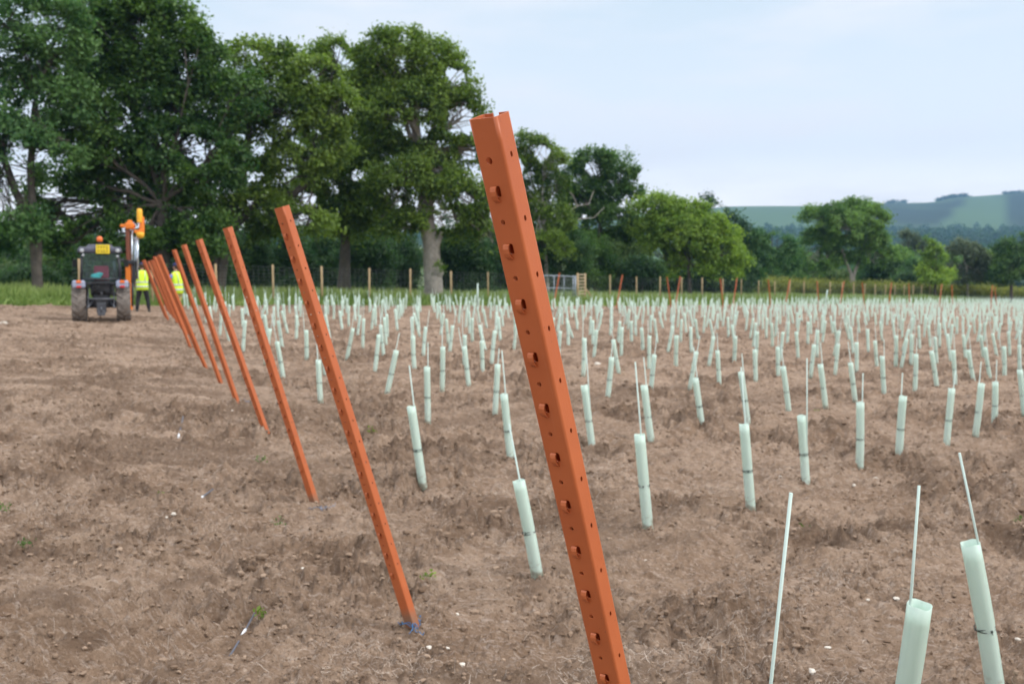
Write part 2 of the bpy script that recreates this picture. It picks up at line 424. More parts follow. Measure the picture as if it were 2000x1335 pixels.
# ------------------------------------------------------------------ vegetation builders
M_BARK = mat('bark', (.085, .072, .060), .95, vary=.35, scale=3, bump=.8, bscale=9)
M_BARKP = mat('pale_bark', (.30, .27, .235), .95, vary=.3, scale=3, bump=.8, bscale=9)
M_DEADW = mat('dead_wood', (.40, .36, .31), .9, vary=.25, scale=4)
LEAF = {
 'oak': leaf_mat('oak_leaves', (0.05, 0.102, 0.016), (0.2, 0.29, 0.052)),
 'oakd': leaf_mat('dark_oak_leaves', (0.03, 0.082, 0.018), (0.125, 0.22, 0.045)),
 'ash': leaf_mat('ash_leaves', (0.042, 0.112, 0.034), (0.14, 0.25, 0.075)),
 'maple': leaf_mat('maple_leaves', (0.095, 0.18, 0.022), (0.3, 0.42, 0.075)),
 'shrub': leaf_mat('shrub_leaves', (0.022, 0.06, 0.02), (0.075, 0.15, 0.042)),
 'lshrub': leaf_mat('light_shrub_leaves', (0.055, 0.1, 0.028), (0.14, 0.21, 0.06)),
 'field': leaf_mat('field_tree_leaves', (0.06, 0.135, 0.034), (0.21, 0.34, 0.085)),
 'grey': leaf_mat('grey_green_leaves', (0.055, 0.085, 0.042), (0.15, 0.19, 0.11)),
 'blue': leaf_mat('far_leaves', (0.024, 0.062, 0.03), (0.065, 0.13, 0.055)),
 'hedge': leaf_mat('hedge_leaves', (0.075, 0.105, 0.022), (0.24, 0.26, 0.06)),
}
def leaves(centers, counts, spread, size, seed, outc=None, tints=None, flat=.8):
    r = np.random.default_rng(seed)
    idx = np.repeat(np.arange(len(centers)), counts)
    n = len(idx); C = centers[idx]; S = spread[idx][:, None]
    off = r.normal(size=(n, 3)) * .48; off[:, 2] *= flat
    P = C + off * S
    nrm = r.normal(size=(n, 3)) * .62; nrm[:, 2] += .35
    if outc is not None:
        d = P - outc; d /= np.linalg.norm(d, axis=1)[:, None] + 1e-6; nrm += d * .5
    nrm /= np.linalg.norm(nrm, axis=1)[:, None]
    a = r.normal(size=(n, 3)); t1 = np.cross(nrm, a); t1 /= np.linalg.norm(t1, axis=1)[:, None]; t2 = np.cross(nrm, t1)
    s = (size * r.uniform(.6, 1.35, n))[:, None]
    V = np.stack([P - t1 * s, P + t2 * s * .62, P + t1 * s, P - t2 * s * .62], 1).reshape(-1, 3)
    Fc = np.arange(4 * n).reshape(n, 4)
    ti = r.uniform(0, 1, len(centers))[idx] if tints is None else tints[idx]
    ti = np.clip(ti + r.normal(size=n) * .18, 0, 1)
    return V, Fc, np.repeat(ti, 4)
def limb(mb, a, b, r0, r1, seed, wob=.12, n=7, sides=7):
    rr = random.Random(seed); a = Vector(a); b = Vector(b); L = (b - a).length; pts = []
    o1 = Vector((rr.uniform(-1, 1), rr.uniform(-1, 1), rr.uniform(-.3, 1))) * L * wob
    for i in range(n + 1):
        t = i / n; p = a.lerp(b, t) + o1 * math.sin(math.pi * t)
        if 0 < i < n: p += Vector((rr.uniform(-1, 1), rr.uniform(-1, 1), rr.uniform(-1, 1))) * L * .022
        pts.append(p)
    mb.tube(pts, [r0 + (r1 - r0) * (i / n) ** .8 for i in range(n + 1)], sides, cap=False)
    return pts
def tree(name, label, cat, D, base, blobs, kind, trunk_r, fork, n_clump=220, per=200, leaf=.15, clump=.85, depth=.8, group=None, bark=None, seed=1, stems=None, shell=.70, twigs=True, low=-.75, voids=1.25):
    """blobs: photo-pixel ellipses (x, y, rx, ry[, depth offset m]) giving the real crown masses at distance D"""
    n_clump = int(n_clump * 1.9); per = per * .56; clump = clump * .72; depth = depth * .62; leaf = leaf * .68
    r = np.random.default_rng(seed); rr = random.Random(seed)
    bx = (base[0] - 1000) / FPX * D
    z0 = float(base_h(bx, D)); root = thing(name, label, cat, (bx, D, z0), group)
    sc = D / FPX
    BL = []
    for q in blobs:
        dy = q[4] if len(q) > 4 else rr.uniform(-1, 1) * q[2] * sc * .5
        c = at(q[0], q[1], D + dy); q = (q[0], q[1], q[2] * .90, q[3] * .90); BL.append((np.array(c), np.array([q[2] * sc, max(q[2], q[3]) * sc * depth, q[3] * sc])))
    w = np.array([b[1][0] * b[1][2] for b in BL]) ** .9; w = w / w.sum()
    cen = []; own = []
    for k in range(n_clump):
        i = r.choice(len(BL), p=w); c, e = BL[i]
        while True:
            d = r.normal(size=3); d /= np.linalg.norm(d)
            if d[2] > low or r.random() < .2: break
        rad = (shell + (1.0 - shell) * r.random() ** .6) * (1 + .16 * math.sin(5 * d[0] + i * 2.1) * math.cos(4 * d[2] + i)) + (.22 * r.random() if r.random() < .12 else 0)
        cen.append(c + d * e * rad); own.append(i)
    cen = np.array(cen); own = np.array(own)
    zmin = z0 + .5; cen[:, 2] = np.maximum(cen[:, 2], zmin)
    zs = (cen[:, 2] - cen[:, 2].min()) / (np.ptp(cen[:, 2]) + .01)
    tints = np.clip(r.normal(.45, .26, n_clump) + r.uniform(-.28, .28, len(BL))[own], 0, 1)
    sp_ = clump * r.uniform(.6, 1.35, n_clump)
    cnt = np.maximum(20, (per * (sp_ / clump) ** 1.6 * r.uniform(.6, 1.3, n_clump)).astype(int))
    oc = np.mean([b[0] for b in BL], axis=0)
    V, Fc, T = leaves(cen, cnt, sp_, leaf, seed + 5, oc, tints)
    nv = int(len(BL) * voids * (1 if D < 70 else .35 if D < 92 else .25) + .5)
    if kind == 'maple': nv = 2          # open windows in the foliage
    if nv:
        P_ = V.reshape(-1, 4, 3).mean(1); keep = np.ones(len(P_), bool)
        for _ in range(nv):
            c_, e_ = BL[r.integers(len(BL))]; vc = c_ + r.uniform(-.9, .9, 3) * e_; vr = r.uniform(.28, .68) * (D / 55) ** .5
            dd_ = (P_ - vc) / np.array([vr * r.uniform(.8, 1.5), vr * 4.5, vr]); q_ = (dd_ ** 2).sum(1) + .35 * np.sin(P_[:, 0] * 7 + 2 * P_[:, 2]) * np.cos(P_[:, 2] * 8)
            keep &= q_ > 1
        V = V.reshape(-1, 4, 3)[keep].reshape(-1, 3); T = T.reshape(-1, 4)[keep].ravel(); Fc = np.arange(len(V)).reshape(-1, 4)
    loc = np.array(root.location)
    cr_ = np_mesh('crown', V - loc, Fc, LEAF[kind], root, attrs={'tint': T})
    mb = MB(); B0 = Vector((bx, D, z0 - .15))
    stems = stems or [[base[:2], fork]]
    ends = []
    for st in stems:
        pts = [Vector((bx, D, z0 - .2)) if i == 0 else at(p[0], p[1], D) for i, p in enumerate(st)]
        fine = []
        for i in range(len(pts) - 1):
            for k in range(5):
                t = k / 5; p = pts[i].lerp(pts[i + 1], t)
                if i + k > 0: p = p + Vector((rr.uniform(-1, 1), rr.uniform(-1, 1), 0)) * trunk_r * .12
                fine.append(p)
        fine.append(pts[-1]); n = len(fine)
        tr_ = trunk_r / (len(stems) ** .4)
        rad = [tr_ * (1.35 if i == 0 else 1.12 if i == 1 else 1) * (1 - .42 * i / (n - 1)) for i in range(n)]
        mb.tube(fine, rad, 12, cap=False); ends.append((fine[-1], rad[-1]))
    for i, (c, e) in enumerate(BL):
        c = Vector(c); en, er = min(ends, key=lambda q: (q[0] - c).length)
        rl = er * min(.75, .35 + .25 * (e[0] * e[2]) ** .5 / 3)
        tip = c + Vector((0, 0, -e[2] * .1))
        pts = limb(mb, en, tip, rl, rl * .35, seed * 31 + i)
        if twigs:
            mine = np.where(own == i)[0][:22]
            for j in mine:
                s_ = pts[rr.randint(3, len(pts) - 1)]
                limb(mb, s_, cen[j], rl * .30, .02, seed * 77 + int(j), n=5, sides=5)
    mb.build('trunk', bark or M_BARK, root, origin=None).location = -root.location
    return root

# ------------------------------------------------------------------ trees of the wood edge
G_T = 'tall trees of the wood edge behind the fence'
tree('ash_tree', 'tall pale green tree at the left edge of the wood with slender forked dark stems', 'tree', 47, (75, 545), [
    (15, 40, 100, 90), (110, 70, 70, 80), (-40, 190, 100, 90), (50, 170, 70, 60), (120, 190, 60, 70), (10, 280, 90, 50), (105, 290, 60, 40), (20, 345, 60, 30), (-50, 330, 80, 60), (40, 440, 60, 30), (-20, 470, 60, 40)],
    'ash', .30, None, 230, 190, .15, .75, group=G_T, seed=3, stems=[[(75, 545), (72, 470), (58, 330), (70, 200)], [(75, 545), (66, 460), (20, 350), (-20, 220)]])
tree('oak_tree', 'broad dark oak with the highest crown, filling the sky behind the tractor', 'tree', 50, (318, 548), [
    (235, 20, 120, 70), (300, 80, 120, 90), (370, 130, 90, 80), (190, 120, 80, 90), (260, 190, 130, 90), (390, 220, 90, 80), (160, 250, 80, 80), (340, 290, 110, 60), (230, 310, 100, 60), (160, 370, 80, 40), (300, 385, 90, 32), (420, 330, 70, 60), (215, 425, 80, 30), (470, 200, 40, 60), (125, 430, 60, 35), (330, 440, 80, 34), (270, 465, 60, 22), (400, 440, 50, 30), (150, 470, 70, 30), (240, 490, 80, 30), (330, 490, 70, 34), (400, 480, 50, 30), (95, 400, 50, 30)],
    'oakd', .50, (318, 400), 640, 210, .16, .8, group=G_T, seed=5)
tree('oak_tree', 'wide spreading oak with bare twigs on top and a long low branch reaching right', 'tree', 54, (425, 560), [
    (485, 120, 55, 45), (540, 130, 60, 50), (600, 160, 60, 60), (480, 220, 70, 60), (560, 220, 70, 60), (640, 215, 60, 60), (480, 320, 70, 50), (580, 310, 60, 50), (400, 400, 70, 40), (630, 290, 60, 50), (520, 385, 60, 28), (430, 455, 60, 25), (560, 420, 60, 22), (480, 450, 70, 26), (600, 440, 60, 24)],
    'oak', .45, None, 360, 175, .15, .75, group=G_T, seed=8, stems=[[(425, 560), (420, 470), (400, 400), (410, 300)], [(425, 560), (440, 460), (500, 400), (575, 378), (620, 340)], [(425, 560), (450, 430), (478, 330), (490, 230)]])
tree('oak_tree', 'mid green oak with a straight grey trunk between two larger oaks', 'tree', 62, (672, 565), [
    (660, 115, 60, 45), (690, 175, 70, 60), (640, 250, 70, 55), (710, 260, 60, 60), (655, 330, 75, 45), (600, 375, 45, 28), (715, 350, 50, 40), (680, 400, 60, 24), (730, 420, 40, 24), (620, 430, 50, 24), (690, 445, 60, 22)],
    'oak', .40, (676, 400), 330, 180, .15, .8, group=G_T, seed=13)
tree('oak_tree', 'domed oak with a stout pale trunk and mossy burr, right end of the tall trees', 'tree', 60, (846, 582), [
    (770, 100, 70, 45), (830, 120, 75, 50), (740, 170, 60, 55), (870, 175, 65, 60), (800, 210, 80, 60), (900, 225, 50, 45), (760, 270, 80, 50), (855, 290, 75, 45), (920, 290, 45, 40), (790, 345, 90, 35), (880, 360, 60, 35), (845, 425, 75, 22), (760, 395, 50, 20), (935, 400, 45, 35), (900, 445, 60, 30), (775, 440, 50, 24), (960, 450, 40, 40)],
    'oak', .60, None, 500, 200, .155, .85, group=G_T, bark=M_BARKP, seed=21, stems=[[(846, 582), (846, 520), (835, 440), (828, 380), (822, 300)]])
tree('oak_tree', 'small crowned tree with bare grey limbs just right of the nearest orange post', 'tree', 78, (1068, 560), [
    (1035, 285, 40, 28), (1075, 310, 35, 30), (1030, 340, 35, 35), (1085, 360, 28, 35), (1045, 395, 40, 25), (1000, 330, 25, 40), (1030, 440, 50, 30), (1085, 430, 35, 30), (1060, 480, 60, 30)],
    'oak', .22, (1062, 400), 190, 150, .16, .75, group=G_T, seed=34, bark=M_BARKP)
tree('oak_tree', 'dark rounded tree with sky gaps standing left of the yellow green maple', 'tree', 88, (1165, 565), [
    (1160, 315, 45, 26), (1205, 325, 45, 30), (1130, 355, 40, 35), (1185, 370, 45, 35), (1235, 365, 28, 38), (1150, 410, 50, 30), (1215, 425, 40, 30), (1120, 455, 40, 40), (1180, 480, 60, 35), (1225, 470, 35, 30), (1130, 400, 40, 30)],
    'oakd', .28, (1172, 430), 270, 150, .18, .85, group=G_T, seed=55)
tree('maple_tree', 'bright yellow green maple with a broad rounded crown behind the wire fence', 'tree', 86, (1348, 568), [
    (1290, 405, 50, 25), (1340, 420, 60, 28), (1270, 450, 50, 35), (1330, 460, 60, 35), (1395, 465, 55, 32), (1420, 495, 42, 28), (1280, 495, 40, 30), (1350, 500, 60, 28), (1400, 525, 45, 20), (1310, 520, 40, 18), (1260, 520, 30, 16), (1440, 520, 25, 22), (1360, 440, 70, 30), (1300, 440, 50, 28)],
    'maple', .22, (1345, 520), 330, 170, .17, .85, group=G_T, seed=89, low=-.2)
tree('oak_tree', 'dark tree peeking over the right shoulder of the yellow green maple', 'tree', 112, (1400, 560), [
    (1385, 408, 20, 25), (1412, 425, 30, 20), (1445, 455, 22, 30), (1430, 485, 25, 25), (1375, 430, 22, 22)],
    'blue', .25, (1405, 460), 70, 130, .22, 1.0, group=G_T, seed=144)
G_M = 'field trees beyond the hedge'
tree('round_tree', 'round dark green tree beside the maple, under the distant downs', 'tree', 112, (1500, 562), [
    (1485, 475, 35, 22), (1520, 480, 35, 22), (1500, 510, 50, 28), (1540, 515, 25, 22), (1465, 520, 25, 30), (1505, 540, 45, 14)],
    'ash', .25, (1500, 520), 150, 160, .20, 1.0, group=G_M, seed=233)
tree('field_oak', 'lone light green oak on the right with a forked trunk against the hills', 'tree', 118, (1664, 570), [
    (1595, 425, 34, 22), (1625, 418, 32, 20), (1672, 405, 38, 18), (1700, 425, 36, 26), (1650, 440, 45, 25), (1600, 470, 40, 28), (1645, 480, 45, 22), (1700, 465, 40, 28), (1590, 505, 30, 16), (1725, 500, 28, 22), (1610, 512, 45, 18), (1660, 445, 50, 30), (1700, 505, 36, 20), (1645, 505, 40, 16)],
    'field', .30, None, 400, 150, .19, .85, group=G_M, seed=377, bark=M_BARKP, stems=[[(1664, 570), (1662, 535), (1645, 490), (1630, 460)], [(1664, 570), (1667, 540), (1682, 495), (1700, 450)]], low=-.25)
tree('bushy_tree', 'low dark bushy tree at the right foot of the lone light green oak', 'tree', 128, (1722, 562), [
    (1715, 510, 35, 25), (1740, 525, 25, 25), (1715, 540, 35, 18)], 'shrub', .2, (1722, 535), 80, 150, .2, 1.0, group=G_M, seed=610)
tree('young_tree', 'slender yellow green tree in the hedge right of the lone oak', 'tree', 124, (1826, 566), [
    (1815, 482, 22, 18), (1828, 500, 24, 20), (1815, 525, 26, 18), (1845, 535, 22, 16), (1825, 545, 24, 10)], 'maple', .16, (1828, 520), 80, 130, .19, .8, group=G_M, seed=987)
tree('pale_tree', 'grey green tree with thin pale twigs between two greener trees at right', 'tree', 130, (1890, 566), [
    (1880, 485, 28, 20), (1900, 500, 30, 22), (1880, 525, 30, 22), (1915, 530, 20, 22), (1890, 548, 22, 14)], 'grey', .18, (1888, 520), 100, 130, .20, .85, group=G_M, seed=1597, bark=M_BARKP)
tree('round_tree', 'dark green tree at the right edge of the picture behind the hedge', 'tree', 128, (1975, 565), [
    (1965, 495, 34, 26), (1995, 480, 35, 25), (1980, 525, 45, 30), (2025, 510, 40, 40), (1950, 540, 25, 18)], 'oakd', .22, (1975, 525), 130, 150, .20, .95, group=G_M, seed=2584)
tree('poplar_tree', 'tall pale poplar rising behind the gap right of the lone oak', 'tree', 190, (1778, 560), [
    (1775, 470, 20, 22), (1790, 490, 22, 25), (1770, 515, 26, 28), (1800, 520, 20, 25), (1785, 545, 30, 14)], 'grey', .2, (1778, 510), 100, 120, .26, 1.3, group=G_M, seed=4181)
tree('blue_tree', 'bluish tree mass in the gap left of the lone light green oak', 'tree', 200, (1560, 555), [
    (1555, 505, 20, 18), (1575, 520, 22, 16), (1550, 535, 25, 16)], 'blue', .2, (1560, 530), 60, 120, .28, 1.4, group=G_M, seed=6765)
for k, (x, lab) in enumerate([(1935, 'bluish tree behind the gap left of the dark tree at the right edge'), (1850, 'bluish tree behind the slender yellow green tree'), (1760, 'bluish tree behind the low dark bushy tree'), (1600, 'bluish tree behind the left side of the lone oak')]):
    tree('blue_tree', lab, 'tree', 215 + 9 * k, (x, 556), [(x - 10, 510, 22, 18), (x + 18, 520, 22, 18), (x, 540, 32, 14)], 'blue', .2, (x, 525), 60, 110, .30, 1.5, group=G_M, seed=700 + k)

for k, (x, yt, hw, D, kd, lab) in enumerate([
    (1450, 470, 34, 135, 'oak', 'mid green tree filling the gap right behind the maple'), (1545, 478, 34, 150, 'field', 'mid green tree right of the round dark green tree'), (1590, 500, 30, 155, 'ash', 'low mid green tree left behind the lone oak'),
    (1755, 480, 30, 150, 'field', 'mid green tree between the lone oak and the pale poplar'), (1795, 505, 30, 140, 'ash', 'low green tree left of the slender yellow green tree'), (1860, 500, 28, 150, 'field', 'green tree right of the slender yellow green tree'),
    (1930, 490, 34, 150, 'oak', 'green tree filling the gap left of the dark edge tree'), (1700, 470, 32, 165, 'ash', 'green tree rising behind the lone oak crown')]):
    h_ = (560 - yt) / 2
    tree('green_tree', lab, 'tree', D, (x, 560), [(x, yt + h_ * .5, hw * .8, h_ * .55), (x - hw * .5, yt + h_ * 1.0, hw * .65, h_ * .6), (x + hw * .55, yt + h_ * .9, hw * .65, h_ * .6), (x, 560 - h_ * .35, hw, h_ * .4)], kd, .15, (x, 560 - h_), 110, 140, .2, 1.0, group=G_M, seed=1200 + k, voids=0)
# undergrowth along the wood edge
G_S = 'undergrowth bushes along the wood edge'
SHR = [
 (480, 425, 60, 82, 'shrub', 'tall dark thicket behind the low oak branch'), (600, 430, 55, 84, 'shrub', 'tall dark thicket left of the straight grey trunk'), (760, 425, 55, 86, 'shrub', 'tall dark thicket behind the gap between two grey trunks'),
 (900, 405, 60, 88, 'shrub', 'tall dark thicket right of the domed oak'), (1010, 425, 50, 92, 'shrub', 'tall dark thicket left of the small crowned tree'), (160, 440, 60, 80, 'shrub', 'tall dark thicket behind the tractor roof'), (345, 440, 60, 80, 'shrub', 'tall dark thicket behind the row of orange posts'), (70, 450, 50, 82, 'lshrub', 'tall light thicket behind the far left stems'),
 (15, 470, 45, 70, 'shrub', 'dark bush between the forked stems at the far left'), (1250, 515, 40, 96, 'shrub', 'dark bush in the shade left of the maple trunk'), (1310, 510, 45, 100, 'shrub', 'dark bush in the shade just behind the maple trunk'),
 (1380, 512, 45, 100, 'shrub', 'dark bush in the shade right of the maple trunk'), (425, 440, 60, 75, 'shrub', 'tall dark bush behind the leaning oak stems'), (250, 455, 60, 74, 'shrub', 'tall dark bush behind the driver mast'), (1185, 450, 45, 100, 'shrub', 'bush behind the dark rounded tree'), # x, ytop, half width px, D, kind, label
 (-20, 505, 60, 62, 'lshrub', 'light green bush beyond the grass at the far left edge'),
 (55, 520, 55, 58, 'shrub', 'dark green bush at the foot of the forked ash'),
 (120, 492, 50, 66, 'lshrub', 'light green bush in the gap left of the tractor'),
 (200, 470, 70, 60, 'shrub', 'dark bush directly behind the tractor cab'),
 (290, 500, 50, 64, 'lshrub', 'light green bush glimpsed between mast and orange posts'),
 (385, 470, 65, 60, 'shrub', 'dark bush at the foot of the leaning oak stems'),
 (475, 450, 60, 63, 'shrub', 'dark bush under the long low oak branch'),
 (560, 460, 60, 66, 'shrub', 'dark bush behind the second orange post'),
 (640, 452, 60, 70, 'shrub', 'dark bush behind the straight grey trunk'),
 (715, 440, 55, 66, 'shrub', 'dark bush left of the pale oak trunk'),
 (775, 450, 50, 72, 'shrub', 'dark low bush between the two grey trunks'),
 (900, 440, 60, 70, 'shrub', 'dark bush right of the pale oak trunk with moss'),
 (965, 425, 50, 74, 'shrub', 'tall dark bush hidden behind the nearest orange post'),
 (1030, 425, 50, 78, 'shrub', 'dark bush left of the metal gate'),
 (1095, 425, 55, 80, 'shrub', 'rounded green bush rising behind the metal gate'),
 (1150, 445, 50, 82, 'oakd', 'dark green bush behind the slatted wooden panel'),
 (1215, 475, 45, 84, 'lshrub', 'olive bush below the dark rounded tree'),
 (1255, 500, 40, 82, 'shrub', 'dark bush under the left side of the maple'),
 (1440, 500, 40, 98, 'shrub', 'dark bush under the right side of the maple'),
 (1590, 520, 28, 150, 'lshrub', 'low pale bush beyond the hedge left of the lone oak'),
 (1630, 525, 30, 140, 'lshrub', 'low pale bush beyond the hedge beside the lone oak trunk'),
 (1775, 530, 28, 135, 'shrub', 'low dark bush beyond the hedge right of the lone oak')]
for k, (x, yt, hw, D, kd, lab) in enumerate(SHR):
    yb = 585 if D < 90 else 566
    yb = 533 + 30 + (20 if D < 80 else 0)
    h = (yb - yt) / 2
    bl = [(x, yt + h * .7, hw, h * .7), (x - hw * .5, yt + h * 1.1, hw * .6, h * .6), (x + hw * .55, yt + h * 1.05, hw * .6, h * .6), (x, yb - h * .3, hw * 1.05, h * .4)]
    tree('bush', lab, 'bush', D, (x, yb), bl, kd, .09, (x, yb - h * .6), int(60 + hw * 1.0), 150, .13 if D < 90 else .2, .75 if D < 90 else 1.0, depth=.7, group=G_S, seed=300 + k, shell=.3, low=-1, voids=0)

# dead limbs between the two trees right of the post
root = thing('dead_branch', 'bleached bare fallen limb hooked in front of the dark rounded tree', 'dead branch', at(1085, 440, 80))
mb = MB(); L0 = root.location
for pts, r0 in [([(1075, 452), (1100, 420), (1128, 402), (1150, 398), (1160, 372)], .07), ([(1128, 402), (1118, 380), (1108, 372)], .04), ([(1105, 440), (1130, 428), (1160, 425), (1180, 405)], .05)]:
    mb.tube([at(p[0], p[1], 80) - L0 for p in pts], [r0 * (1 - .75 * i / (len(pts) - 1)) for i in range(len(pts))], 6)
mb.build('bare_limb', M_DEADW, root)
# moss burr on the pale oak
burr = thing('moss_tuft', 'yellow green mossy tuft on the right side of the pale oak trunk', 'moss', at(858, 524, 59.7))
V, Fc, T = leaves(np.array([[0, 0, 0.], [-.1, 0, .25]]), np.array([500, 250]), np.array([.42, .3]), .06, 77)
np_mesh('tuft', V, Fc, LEAF['maple'], burr, attrs={'tint': T})

oakroot = [o_ for o_ in col.objects if o_.get('label', '').startswith('domed oak')][0]
mb = MB(); mb.tube([at(848, 505, 60) - oakroot.location, at(853, 478, 59.8) - oakroot.location, at(864, 452, 59.6) - oakroot.location], [.34, .22, .10], 8)
mb.tube([at(848, 548, 60) - oakroot.location, at(853, 530, 59.8) - oakroot.location, at(856, 512, 59.9) - oakroot.location], [.30, .46, .28], 9); mb.build('broken_limb', M_BARKP, oakroot)
# long hedge beyond the fence on the right
hd = thing('hedge', 'long low trimmed hedge with pale tips running behind the fence at right', 'hedge', (0, 0, 0))
cs = []
for i in range(420):
    t = i / 419; px = 1462 + t * 640; D = 104 + 42 * t
    X0 = (px - 1000) / FPX * D; zb = float(base_h(X0, D))
    for k in range(3): cs.append((X0 + rng.normal() * .2, D + rng.normal() * .6, zb + .35 + .62 * k + rng.normal() * .08))
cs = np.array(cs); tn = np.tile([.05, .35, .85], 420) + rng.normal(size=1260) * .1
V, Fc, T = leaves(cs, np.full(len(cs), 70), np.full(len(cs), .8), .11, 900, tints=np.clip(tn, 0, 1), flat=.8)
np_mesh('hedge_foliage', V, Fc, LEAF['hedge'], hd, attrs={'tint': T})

# far-off woods in the valley (one mass)
pts = []; sz = []
def wood_line(px0, px1, D0, D1, n, h, wd):
    for i in range(n):
        t = rng.random(); px = px0 + (px1 - px0) * t; D = D0 + (D1 - D0) * t + rng.normal() * wd
        X0 = (px - 1000) / FPX * D; z = float(base_h(X0, D)); hh = h * rng.uniform(.6, 1.2)
        for k in range(4): pts.append((X0 + rng.normal() * h * .18, D + rng.normal() * h * .18, z + hh * (.25 + .22 * k))); sz.append(h * .42 * (1.1 - .15 * k))
wood_line(1380, 2150, 1250, 1180, 260, 15, 40); wood_line(1700, 2200, 1050, 1000, 150, 15, 35)
wood_line(1380, 1700, 1000, 900, 120, 14, 40); wood_line(1750, 2150, 800, 760, 110, 11, 30)
wood_line(1400, 2100, 560, 540, 120, 9, 20); wood_line(1450, 2100, 330, 340, 120, 7, 10)
wood_line(500, 1380, 1100, 1200, 160, 15, 60); wood_line(1400, 2150, 1450, 1400, 120, 14, 40)
V, Fc, T = leaves(np.array(pts), np.full(len(pts), 26), np.array(sz), 1.25, 950, flat=.9)
wd = np_mesh('distant_woods', V, Fc, LEAF['blue'], attrs={'tint': T * .7}); tag(wd, 'far-off woods and hedgerows filling the valley below the downs', 'woodland', kind='stuff')
# trees on the ridge line
pts = []; sz = []
for az0, az1, n in ((.425, .455, 60), (.375, .392, 14), (.352, .358, 3), (.49, .53, 60)):
    for i in range(n):
        a = rng.uniform(az0, az1); D = 2440 + rng.normal() * 30; X0 = a * D
        pts.append((X0, D, float(base_h(X0, D)) + 4)); sz.append(7)
V, Fc, T = leaves(np.array(pts), np.full(len(pts), 30), np.array(sz, dtype=float), 2.6, 951, flat=.8)
wd = np_mesh('ridge_woods', V, Fc, LEAF['blue'], attrs={'tint': T * .5}); tag(wd, 'thin fringe of tiny trees along the crest of the downs', 'woodland', kind='stuff')

# ------------------------------------------------------------------ grass verge
M_GRASS = leaf_mat('verge_grass', (.11, .18, .032), (.31, .38, .125), tr=.3, rough=.7)
def grass():
    n = 150000
    X0 = rng.uniform(-42, 95, n); off = rng.random(n) ** 1.1 * 20 - .25 + .35 * vnoise(X0 * 1.3, X0 * 0, 201)
    Y0 = edge_y(X0) + off
    keep = (np.abs(X0 / Y0) < .60); X0 = X0[keep]; Y0 = Y0[keep]; off = off[keep]; n = len(X0)
    Z0 = base_h(X0, Y0)
    hgt = (.22 + .32 * smooth(0, 5, off)) * rng.uniform(.6, 1.35, n) * (1 + .35 * vnoise(X0 * .6, Y0 * .6, 203))
    a = rng.uniform(0, 2 * math.pi, n); w = .028 * rng.uniform(.6, 1.3, n) * (1 + Y0 / 120)
    lx = rng.normal(size=n) * .16; ly = rng.normal(size=n) * .16
    dx = np.cos(a) * w; dy = np.sin(a) * w
    V = np.stack([np.stack([X0 - dx, Y0 - dy, Z0 - .02], 1), np.stack([X0 + dx, Y0 + dy, Z0 - .02], 1),
                  np.stack([X0 + lx * .5 + dx * .6, Y0 + ly * .5 + dy * .6, Z0 + hgt * .6], 1), np.stack([X0 + lx, Y0 + ly, Z0 + hgt], 1)], 1).reshape(-1, 3)
    F = np.arange(4 * n).reshape(n, 4)
    t = np.clip(.30 + .45 * smooth(2, 12, off) + .25 * vnoise(X0 * .5, Y0 * .5, 205) + rng.normal(size=n) * .18, 0, 1)
    return V, F, np.repeat(t, 4)
V, Fc, T = grass()
o = np_mesh('grass', V, Fc, M_GRASS, attrs={'tint': T}); tag(o, 'rough green grass verge between the bare soil and the wood', 'grass', kind='stuff')
# ------------------------------------------------------------------ deer fence with gate
M_WOOD = mat('new_timber', (.46, .33, .18), .85, vary=.25, scale=6)
M_WIRE = mat('galvanised_wire', (.30, .32, .33), .5, metal=.7)
M_GALV = mat('galvanised_steel', (.36, .40, .45), .5, metal=.4, vary=.15, scale=8)
def fence_xy(n): return 2.061 * n - 51.2, 2.49 * n
def n_at(px): return 40000.0 / (2609 - px)
NG0, NG1, NP1 = n_at(1058), n_at(1124), n_at(1143)
def fence(n0, n1, posts, label, H=1.9):
    x0, y0 = fence_xy(n0); root = thing('wire_fence', label, 'fence', (x0, y0, float(base_h(x0, y0))))
    L = Vector(root.location)
    for i, n in enumerate(posts):
        x, y = fence_xy(n); z = float(base_h(x, y)); hh = H * random.uniform(.97, 1.03); rr = random.uniform(.048, .060)
        p = MB(); tl = random.uniform(-.02, .02)
        p.tube([(0, 0, -.1), (tl * .5, 0, hh * .5), (tl, 0, hh - .015), (tl, 0, hh)], [rr, rr * .98, rr * .96, rr * .8], 9)
        q = p.build('post', M_WOOD, root); q.location = Vector((x, y, z)) - L
    w = MB(); N0 = n0; off = Vector((.066, -.05, 0))
    hs = [.08, .2, .32, .44, .57, .70, .84, .99, 1.14, 1.30, 1.46, 1.62, 1.78]
    m = max(2, int((n1 - n0)))
    for h in hs:
        pts = []
        for i in range(m + 1):
            x, y = fence_xy(n0 + (n1 - n0) * i / m); pts.append(Vector((x, y, float(base_h(x, y)) + h)) + off - L)
        w.tube(pts, .0032, 3, cap=False)
    k = int((n1 - n0) * 3.23 / .30)
    for i in range(k + 1):
        x, y = fence_xy(n0 + (n1 - n0) * i / k); b = Vector((x, y, float(base_h(x, y)))) + off - L
        w.tube([b + Vector((0, 0, .05)), b + Vector((0, 0, 1.79))], .0026, 3, cap=False)
    w.build('wire_mesh', M_WIRE, root)
    return root
pl = [n_at(x) for x in (155, 297, 422, 533, 628, 720, 800, 880, 952, 1018)]
pr = [n_at(x) for x in (1190, 1242, 1288, 1330, 1370, 1410, 1446, 1480)] + [n_at(1512) + .99 * i for i in range(30)]
fence(n_at(140), NG0 - .02, pl, 'deer fence of round timber posts and wire mesh, left of the metal gate')
fence(NP1 + .02, pr[-1], pr, 'long deer fence of round timber posts running away right of the slatted panel')
